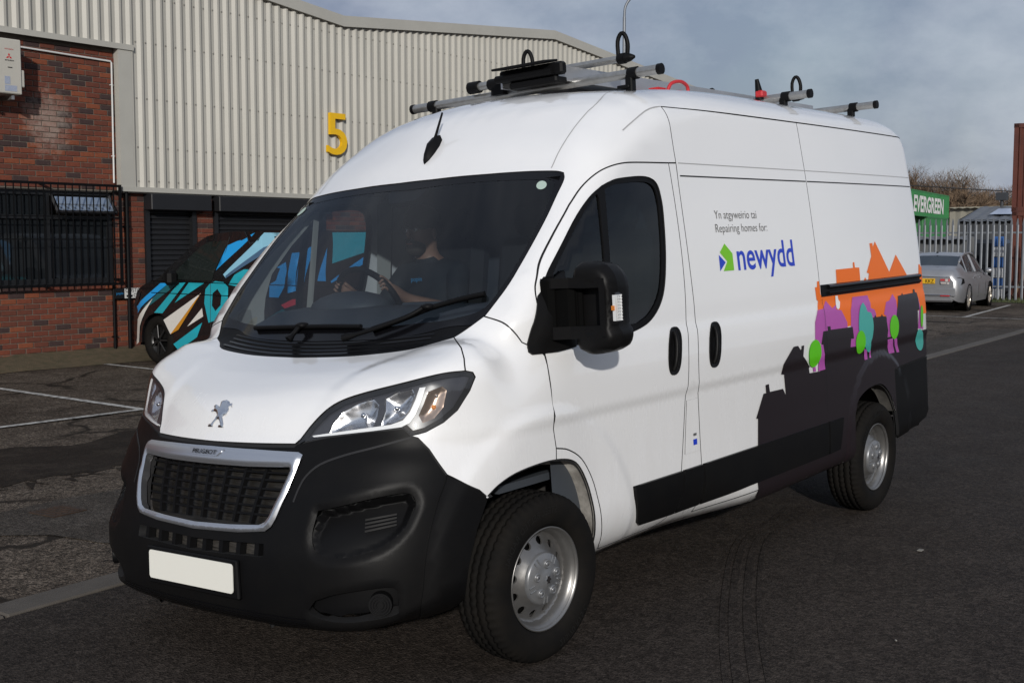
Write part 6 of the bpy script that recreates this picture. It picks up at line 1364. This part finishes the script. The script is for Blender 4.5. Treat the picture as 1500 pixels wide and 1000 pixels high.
# ------------------------------------------------------------------ sheds behind the fence
def prism_shed(name, label, A, Bp, depth, h0, h1, wallm, roofm, lights=0):
    """A-B: front eave line (x,y); roof climbs from h0 at the front to h1 at the back"""
    A, Bp = np.array(A, float), np.array(Bp, float); d = (Bp - A) / np.linalg.norm(Bp - A); n = np.array([-d[1], d[0]]); 
    if n @ (A - np.array([3.7, 3.8])) < 0: n = -n
    C_, D_ = Bp + n * depth, A + n * depth; r_ = empty(name, (A[0], A[1], 0), label, 'shed'); mb = MB(); L_ = np.linalg.norm(Bp - A); k = int(L_ / .35); V = []
    for i in range(k + 1):
        p = A + d * L_ * i / k + n * (.04 if i % 2 else 0); V += [(p[0], p[1], -1), (p[0], p[1], h0)]
    mb.add(V, [(2 * i, 2 * i + 2, 2 * i + 3, 2 * i + 1) for i in range(k)])
    mb.add([(A[0], A[1], -1), (A[0], A[1], h0), (D_[0], D_[1], h1), (D_[0], D_[1], -1)], [(0, 1, 2, 3)]); mb.add([(Bp[0], Bp[1], -1), (Bp[0], Bp[1], h0), (C_[0], C_[1], h1), (C_[0], C_[1], -1)], [(0, 1, 2, 3)]); mb.build('wall', wallm, r_)
    e = -.3 * n; mb = MB(); nr = int(L_ / .5); V = []
    for i in range(nr * 2 + 1):
        p = A + d * L_ * i / (nr * 2) + e; q = A + d * L_ * i / (nr * 2) + n * depth; hz = .05 if i % 2 else 0; V += [(p[0], p[1], h0 - .1 + hz), (q[0], q[1], h1 + hz)]
    mb.add(V, [(2 * i, 2 * i + 2, 2 * i + 3, 2 * i + 1) for i in range(nr * 2)]); mb.build('roof', roofm, r_)
    for i in range(lights):
        t = L_ * (i + .55) / lights; P = []
        for a, b in ((0, .25), (1.0, .25), (1.0, .7), (0, .7)):
            p = A + d * (t + a) + n * depth * b; P.append((p[0], p[1], h0 + (h1 - h0) * b + .09))
        mb = MB(); mb.add(P, [(0, 1, 2, 3)]); mb.build('rooflight', mat('rooflight', (.42, .48, .60), .35), r_)
    return r_
CRM = mat('cream_sheet', (.33, .31, .25), .6, noise=(1, .4)); GRS = mat('grey_sheet', (.13, .14, .155), .6, noise=(1.2, .4)); DKS = mat('dark_sheet', (.03, .033, .038), .6)
prism_shed('low_shed', 'low grey shed with pale rooflights between the fence and the containers', (-52.4, -14.4), (-53.5, -6.4), 5.85, 2.73, 3.46, DKS, GRS, 4)
prism_shed('cream_shed', 'long cream sheeted warehouse beyond the low grey shed', (-67.5, -19.8), (-64, -6), 16, 3.75, 4.3, CRM, mat('yellowed_roof', (.30, .28, .20), .7))
mb = MB(); mb.box((-58.3, -14.2, 3.98), (.4, .5, .38)); mb.tube([(-58.3, -14.2, 3.4), (-58.3, -14.2, 3.8)], .08); tag(mb.build('roof_vent', DKS), 'small dark vent box standing on the low shed roof', 'vent')
GW2 = prism_shed('grey_wall', 'grey corrugated wall straight behind the left part of the fence', (-34.2, -11.5), (-33.8, -8.0), .3, 1.85, 1.85, mat('grey_corrugated', (.16, .165, .17), .6, noise=(2, .5)), GRS)
mb = MB(); mb.box((-35.5, -7.9, .9), (1.6, .95, 1.75), bev=.12); mb.box((-34.68, -7.9, 1.25), (.04, .7, .55)); mb.box((-34.66, -7.9, .55), (.06, .85, .18)); lr = mb.build('parked_lorry', mat('lorry_dark', (.012, .014, .018), .3)); tag(lr, 'dark cab of a parked lorry seen through the fence pales', 'lorry')
for i in range(6):
    mb = MB(); mb.box((-33.2, -6.95, .16 + .31 * i), (.3, .30, .29), bev=.015); mb.box((-33.045, -6.95, .16 + .31 * i), (.012, .22, .15)); 
    o = mb.build('stacked_crate', mat('crate_%s' % ('blue' if i % 2 else 'white'), (.03, .10, .30) if i % 2 else (.45, .46, .48), .5)); tag(o, '%s crate, %s in the stack beside the red container' % ('blue' if i % 2 else 'white', ('lowest', 'second from the bottom', 'third from the bottom', 'fourth from the bottom', 'fifth from the bottom', 'topmost')[i]), 'crate', 'crates stacked behind the fence')
mb = MB(); mb.tube([(-33.0, -6.45, .1), (-33.05, -6.05, 1.0)], .05, 6); tag(mb.build('timber_prop', mat('old_timber', (.20, .13, .08), .8)), 'pale timber plank leaning against the lower red container', 'plank')
# ------------------------------------------------------------------ bare winter trees
BARK = mat('bare_twigs', (.15, .105, .068), .9, noise=(.35, .6), col2=(.21, .135, .08)); TRK = mat('tree_bark', (.06, .05, .04), .9)
def bare_tree(x, y, h, w, seed, label):
    rnd = random.Random(seed); r_ = empty('bare_tree', (x, y, 0), label, 'tree', 'bare trees behind the yard'); T_ = MB(); Cw = MB(); tips = []
    def grow_(p, d, L_, rad_, lev):
        q = p + d * L_; T_.tube([p, q], [rad_, rad_ * .6], 5, caps=False)
        if lev == 3: tips.append((q, d)); return
        for _ in range(4 if lev else 6):
            e = d + np.array([rnd.uniform(-1, 1) * w / h * 1.9, rnd.uniform(-1, 1) * w / h * 1.9, rnd.uniform(-.1, .55)]); e /= np.linalg.norm(e); s0 = p + d * L_ * rnd.uniform(.45, 1); tips.append((s0, e)); grow_(s0, e, L_ * rnd.uniform(.6, .82), rad_ * .55, lev + 1)
    grow_(np.array([x, y, -.5]), np.array([0, 0, 1.]), h * .36, h * .018, 0)
    for q, d in tips:
        for _ in range(20):
            e = d * .6 + np.array([rnd.uniform(-1, 1), rnd.uniform(-1, 1), rnd.uniform(-.35, 1)]); e /= np.linalg.norm(e); l = h * rnd.uniform(.05, .13); a = q + d * rnd.uniform(-.1, .0) * h; b = a + e * l
            s_ = np.cross(e, [rnd.uniform(-1, 1), rnd.uniform(-1, 1), .3]); s_ = s_ / (np.linalg.norm(s_) + 1e-9) * h * .0042
            Cw.add([a - s_, a + s_, b], [(0, 1, 2)])
            for _2 in range(3):
                a2 = a + e * l * rnd.uniform(.3, .9); e2 = e + np.array([rnd.uniform(-1, 1), rnd.uniform(-1, 1), rnd.uniform(-.5, 1)]); b2 = a2 + e2 / np.linalg.norm(e2) * l * .55; Cw.add([a2 - s_ * .8, a2 + s_ * .8, b2], [(0, 1, 2)])
    T_.build('trunk', TRK, r_); Cw.build('crown', BARK, r_)
ax_ = np.array([-159.8, -49.7]); lat = np.array([-.62, .784])
LBL = ['tall bare tree just right of the white van roof', 'bare brown tree above the green container', 'broad bare tree between the container stacks', 'bare tree over the cream warehouse roof', 'low bare tree beside the upper red container', 'bare tree behind the red containers', 'bare tree at the right end of the row', 'bare tree hidden partly by the van roof', 'bare tree behind the van tail', 'thin bare tree at the back of the gap']
for i, (t, dd, h) in enumerate(((-3.9, 0, 12.2), (-1.3, 4, 12.6), (1.6, -3, 12.0), (4.4, 5, 10.4), (6.8, 0, 8.9), (9.5, 6, 9.8), (13.5, 2, 10.6), (-7, 5, 12.5), (-10.5, 2, 12), (3.0, 12, 11.0))):
    p = ax_ + lat * t + np.array([-.784, -.62]) * dd; bare_tree(p[0], p[1], h, h * .62, 50 + i, LBL[i])
# dense scrub under the trees reads as one mass
mb = MB(); rs_ = random.Random(5)
for i in range(60000):
    t = rs_.uniform(-14, 16); dd = rs_.uniform(-2, 14); p = ax_ + lat * t + np.array([-.784, -.62]) * dd; z = rs_.uniform(0, 1) ** .8 * (10.4 + .9 * math.sin(t * .9) + .5 * math.sin(t * 2.3) - max(0, t - 1) * .33); e = np.array([rs_.uniform(-1, 1), rs_.uniform(-1, 1), rs_.uniform(-.1, 1.2)]); e /= np.linalg.norm(e); s_ = np.array([-e[1], e[0], 0]) * .045; a = np.array([p[0], p[1], z]); b = a + e * rs_.uniform(.6, 1.7)
    mb.add([a - s_, a + s_, b], [(0, 1, 2)])
tag(mb.build('scrub', BARK), kind='stuff')
# lamp post behind the unit and an overhead wire
LPO = empty('lamp_post', (-43.3, -26.85, 0), 'tall grey lamp post rising behind the ribbed unit', 'lamp post'); mb = MB(); mb.tube([(-43.27, -26.85, 0), (-43.27, -26.85, 6), (-43.27, -26.85, 12.0)], [.11, .09, .07], 10); P = cr([(-43.27, -26.85, 12.0), (-43.30, -26.8, 12.5), (-43.5, -26.55, 12.9), (-43.95, -26.0, 13.0)], 4); mb.tube([tuple(p) for p in P], .06, 8); mb.build('column', GALV, LPO); mb = MB(); mb.box((-44.2, -25.7, 13.0), (.7, .35, .14), rz=R(128), bev=.04); mb.build('lantern', GALV, LPO)
mb = MB(); mb.tube([(-38, -24, 4.35), (-41.2, -12.55, 3.82), (-43.5, -9.57, 3.60), (-46, -5, 3.45)], .022, 5); tag(mb.build('overhead_wire', M['seal_shade']), 'thin black cable strung in front of the bare trees', 'cable')
# ------------------------------------------------------------------ silver saloon parked by the fence
M['tail_red'] = mat('tail_lens_red', (.40, .03, .02), .35); M['tail_white'] = mat('tail_lens_white', (.45, .40, .38), .4)
CAR = empty('saloon_car', (-26.3, -6.5, 0), 'silver four-door saloon parked facing the palisade fence', 'car')
SIL = mat('silver_paint', (.35, .355, .37), .38, metal=.65, coat=.3, noise=(2, .2)); caz = R(186.3); cca, csa = math.cos(caz), math.sin(caz); CO = np.array([-26.3, -5.72]) + .775 * np.array([csa, -cca]) * 1.0
CO = np.array([-26.3, -5.72]) - np.array([-csa, cca]) * -.80
TC = lambda V: np.stack([CO[0] + cca * np.array(V)[:, 0] - csa * np.array(V)[:, 1], CO[1] + csa * np.array(V)[:, 0] + cca * np.array(V)[:, 1], np.array(V)[:, 2]], 1)
# stations: x from the rear axle towards the nose: half width at sill, waist, belt, roof; heights of sill, bumper line, belt, roof edge, crown
ST = [(-.96, .62, .70, .64, .60, .36, .56, .80, .86, .87), (-.93, .74, .80, .70, .62, .28, .56, .86, .95, .97), (-.80, .80, .865, .76, .64, .24, .58, .90, 1.02, 1.035), (-.50, .83, .875, .78, .64, .22, .60, .93, 1.06, 1.075), (-.20, .84, .88, .79, .62, .20, .60, .94, 1.10, 1.115), (.02, .84, .88, .79, .60, .20, .60, .945, 1.19, 1.21), (.35, .84, .88, .79, .585, .20, .60, .945, 1.325, 1.35), (.70, .84, .88, .79, .58, .20, .60, .94, 1.385, 1.415), (1.2, .84, .88, .79, .585, .20, .60, .93, 1.40, 1.435), (1.7, .84, .88, .785, .58, .20, .60, .915, 1.37, 1.405), (2.05, .84, .875, .78, .575, .20, .60, .90, 1.25, 1.28), (2.45, .84, .87, .77, .60, .20, .60, .885, 1.06, 1.08), (2.70, .83, .865, .75, .62, .20, .60, .86, .94, .96), (3.2, .82, .85, .72, .55, .22, .58, .80, .85, .87), (3.55, .72, .77, .62, .45, .25, .52, .72, .76, .78), (3.66, .55, .60, .5, .38, .30, .50, .65, .68, .69)]
def ring_(s): x, a, b, c, d, z0, z1, z2, z3, z4 = s; h = [(x, a, z0), (x, b, z0 + .14), (x, b + .004, z1), (x, (b + c) / 2 + .03, (z1 + z2) / 2 + .05), (x, c, z2), (x, (c + d) / 2 + .015, (z2 + z3) / 2), (x, d, z3), (x, d * .6, z4 - .008), (x, 0, z4)]; return h + [(p[0], -p[1], p[2]) for p in h[-2::-1]]
RG = [ring_(s) for s in ST]; nR = len(RG[0]); V = [p for r in RG for p in r]; body, glassf = [], []
def arch_hole(x, z): return any(math.hypot(x - c, z - .31) < .345 for c in (0, 2.675))
for i in range(len(RG) - 1):
    for k in range(nR - 1):
        f = (i * nR + k, (i + 1) * nR + k, (i + 1) * nR + k + 1, i * nR + k + 1); kk = min(k, nR - 2 - k); xm = (ST[i][0] + ST[i + 1][0]) / 2
        if kk in (4, 5) and .02 <= ST[i][0] and ST[i + 1][0] <= 2.05: glassf.append((f, 's'))
        elif kk in (6, 7) and -.25 <= ST[i][0] < .35: glassf.append((f, 'r'))
        elif kk in (6, 7) and 1.7 <= ST[i][0] < 2.45: glassf.append((f, 'w'))
        else: body.append(f)
mb = MB(); mb.add(V, body, 0, True); mb.add(V, [tuple(range(nR))], 0); mb.add(V, [tuple(range(len(V) - nR, len(V)))[::-1]], 0)
CB_ = mb.build('body', SIL, CAR, T=TC)
CGL = mat('car_glass', (.012, .02, .025), .05, spec=.8)
for nm, t in (('side_glass', 's'), ('rear_window', 'r'), ('windscreen', 'w')): mb = MB(); mb.add(V, [f for f, q in glassf if q == t], 0, True); mb.build(nm, CGL, CAR, T=TC)
for sg in (1, -1):
    mb = MB()
    for x, c in ((.02, 0), (.98, 0), (1.08, 0)): 
        mb.tube([(x, sg * .80, .945), (x + (.10 if x > .5 else .22), sg * .60, 1.36)], .022, 5)
    mb.tube([(.1, sg * .80, .945), (2.0, sg * .79, .90)], .012, 5); mb.tube([(.02, sg * .615, 1.20), (.35, sg * .60, 1.335), (.7, sg * .595, 1.395), (1.2, sg * .60, 1.41), (1.7, sg * .595, 1.38), (2.05, sg * .59, 1.26), (2.45, sg * .61, 1.07)], .028, 6); mb.build('window_pillar', SIL, CAR, T=TC)
    mb = MB(); mb.sphere((1.92, sg * .97, .96), (.07, .10, .065), 10, 6); mb.build('door_mirror', SIL, CAR, T=TC)
    for x in (.62, 1.42): mb = MB(); mb.box((x, sg * .865, .80), (.17, .04, .022), bev=.008); mb.build('door_handle', M['chrome'], CAR, T=TC)
    for x in (.28, 1.12, 2.02): mb = MB(); mb.tube([(x, sg * .876, .30), (x + .02, sg * .884, .60), (x + .05, sg * .84, .80), (x + .06, sg * .80, .93)], .005, 4); mb.build('shut_line', M['seal_shade'], CAR, T=TC)
    tl_ = [(-.945, .36, .82), (-.958, .38, .665), (-.935, .72, .655), (-.81, .855, .665), (-.60, .885, .70), (-.64, .872, .80), (-.85, .80, .84)]
    mb = MB(); mb.add([(a - .014, sg * (b + .012), c) for a, b, c in tl_], [tuple(range(7)) if sg > 0 else tuple(range(7))[::-1]]); lamp = mb.build('tail_light', M['black_trim'], CAR, T=TC)
    for (a, b, c, d, mm) in ((.40, .50, .755, .80, 'red'), (.515, .575, .735, .805, 'tail_white'), (.59, .66, .74, .805, 'red'), (.67, .76, .735, .795, 'tail_red'), (.41, .54, .685, .72, 'tail_white'), (.56, .66, .68, .715, 'tail_white'), (.67, .77, .68, .71, 'tail_red')):
        xa = lambda y: -.965 + .10 * ss(.55, .85, y); mb = MB(); mb.add([(xa(a) - .008, sg * a, c), (xa(b) - .008, sg * b, c), (xa(b) - .008, sg * b, d), (xa(a) - .008, sg * a, d)], [(0, 1, 2, 3)]); mb.build('lens', M[mm], lamp, T=TC)
    for xw in (0, 2.675):
        w = empty('wheel', tuple(TC([(xw, sg * .78, .312)])[0])); w.parent = CAR; w.matrix_parent_inverse = CAR.matrix_world.inverted(); bpy.context.view_layer.update()
        mb = MB(); mb.lathe([(.20, .05), (.225, .10), (.28, .105), (.305, .085), (.312, .06), (.312, -.09), (.2, -.1)], org=(xw, sg * .78, .312), ax='y', n=28, sgn=sg); mb.build('tyre', M['rubber'], w, T=TC)
        mb = MB(); mb.lathe([(.218, .095), (.20, .05), (.03, .04), (0, .045)], org=(xw, sg * .78, .312), ax='y', n=28, sgn=sg)
        for k in range(9): a = 2 * PI * k / 9; mb.tube([(xw, sg * .87, .312), (xw + .2 * math.cos(a), sg * .875, .312 + .2 * math.sin(a))], .014, 5)
        mb.build('rim', mat('alloy', (.5, .45, .38), .35, metal=.7), w, T=TC)
        mb = MB(); mb.lathe([(.36, .095), (.33, .09), (.32, -.2)], org=(xw, sg * .78, .312), ax='y', n=28, sgn=sg); mb.lathe([(.355, .0985), (.318, .0985)], org=(xw, sg * .79, .312), ax='y', n=28, sgn=sg); mb.build('wheel_arch', M['under'], CAR, T=TC)
mb = MB(); mb.box((-.985, 0, .745), (.02, .56, .125), bev=.004); mb.build('number_plate', mat('yellow_plate', (.62, .36, .01), .5), CAR, T=TC)
mb = MB(); V_, F_ = text_mesh('KKZ', 1., 0., .01); h_ = V_[:, 1].max(); s_ = .085 / h_; mb.add([(-.998, -.255 + (V_[:, 0].max() - p[0]) * s_ * .85, .705 + p[1] * s_) for p in V_], [f[::-1] for f in F_]); mb.build('plate_lettering', M['black_gloss'], CAR, T=TC)
mb = MB(); mb.tube([(-.955, -.56, .845), (-.975, 0, .865), (-.955, .56, .845)], .012, 6); mb.build('boot_trim', M['chrome'], CAR, T=TC)
mb = MB(); mb.tube([(-.99, -.66, .42), (-1.0, 0, .42), (-.99, .66, .42)], .012, 6); mb.build('bumper_strip', M['chrome'], CAR, T=TC)
for sg in (1, -1): mb = MB(); mb.box((-.985, sg * .52, .40), (.02, .22, .035), bev=.006); mb.build('reflector', M['red'], CAR, T=TC)
mb = MB(); mb.box((-.93, 0, .48), (.10, 1.52, .26), bev=.045); mb.box((-.90, 0, .32), (.10, 1.4, .16), bev=.04); mb.build('rear_bumper', SIL, CAR, T=TC)
mb = MB(); mb.box((.45, 0, 1.425), (.10, .04, .035), bev=.01); mb.build('aerial', M['black_trim'], CAR, T=TC)
mb = MB(); mb.box((1.3, 0, .24), (4.0, 1.4, .10)); mb.build('underside', M['under'], CAR, T=TC)
# ------------------------------------------------------------------ the unit across the road, behind the camera: seen only as a reflection
OW = empty('facing_unit', (-10, 26, 0), 'plain dark industrial unit across the road behind the viewpoint', 'building')
OM = mat('dark_cladding', (.07, .075, .08), .7, noise=(1, .4))
mb = MB(); mb.add([(-34, 26, 0), (22, 26, 0), (22, 26, 5.2), (-6, 26, 6.9), (-34, 26, 5.2)], [(0, 1, 2, 3, 4)]); mb.add([(-34, 26, 0), (-34, 26, 5.2), (-34, 46, 5.2), (-34, 46, 0)], [(0, 1, 2, 3)]); mb.add([(22, 26, 0), (22, 26, 5.2), (22, 46, 5.2), (22, 46, 0)], [(0, 1, 2, 3)]); mb.build('wall', OM, OW)
mb = MB(); mb.add([(-34, 26, 5.2), (-6, 26, 6.9), (-6, 46, 6.9), (-34, 46, 5.2), (22, 26, 5.2), (22, 46, 5.2)], [(0, 1, 2, 3), (1, 4, 5, 2)]); mb.build('roof', OM, OW)
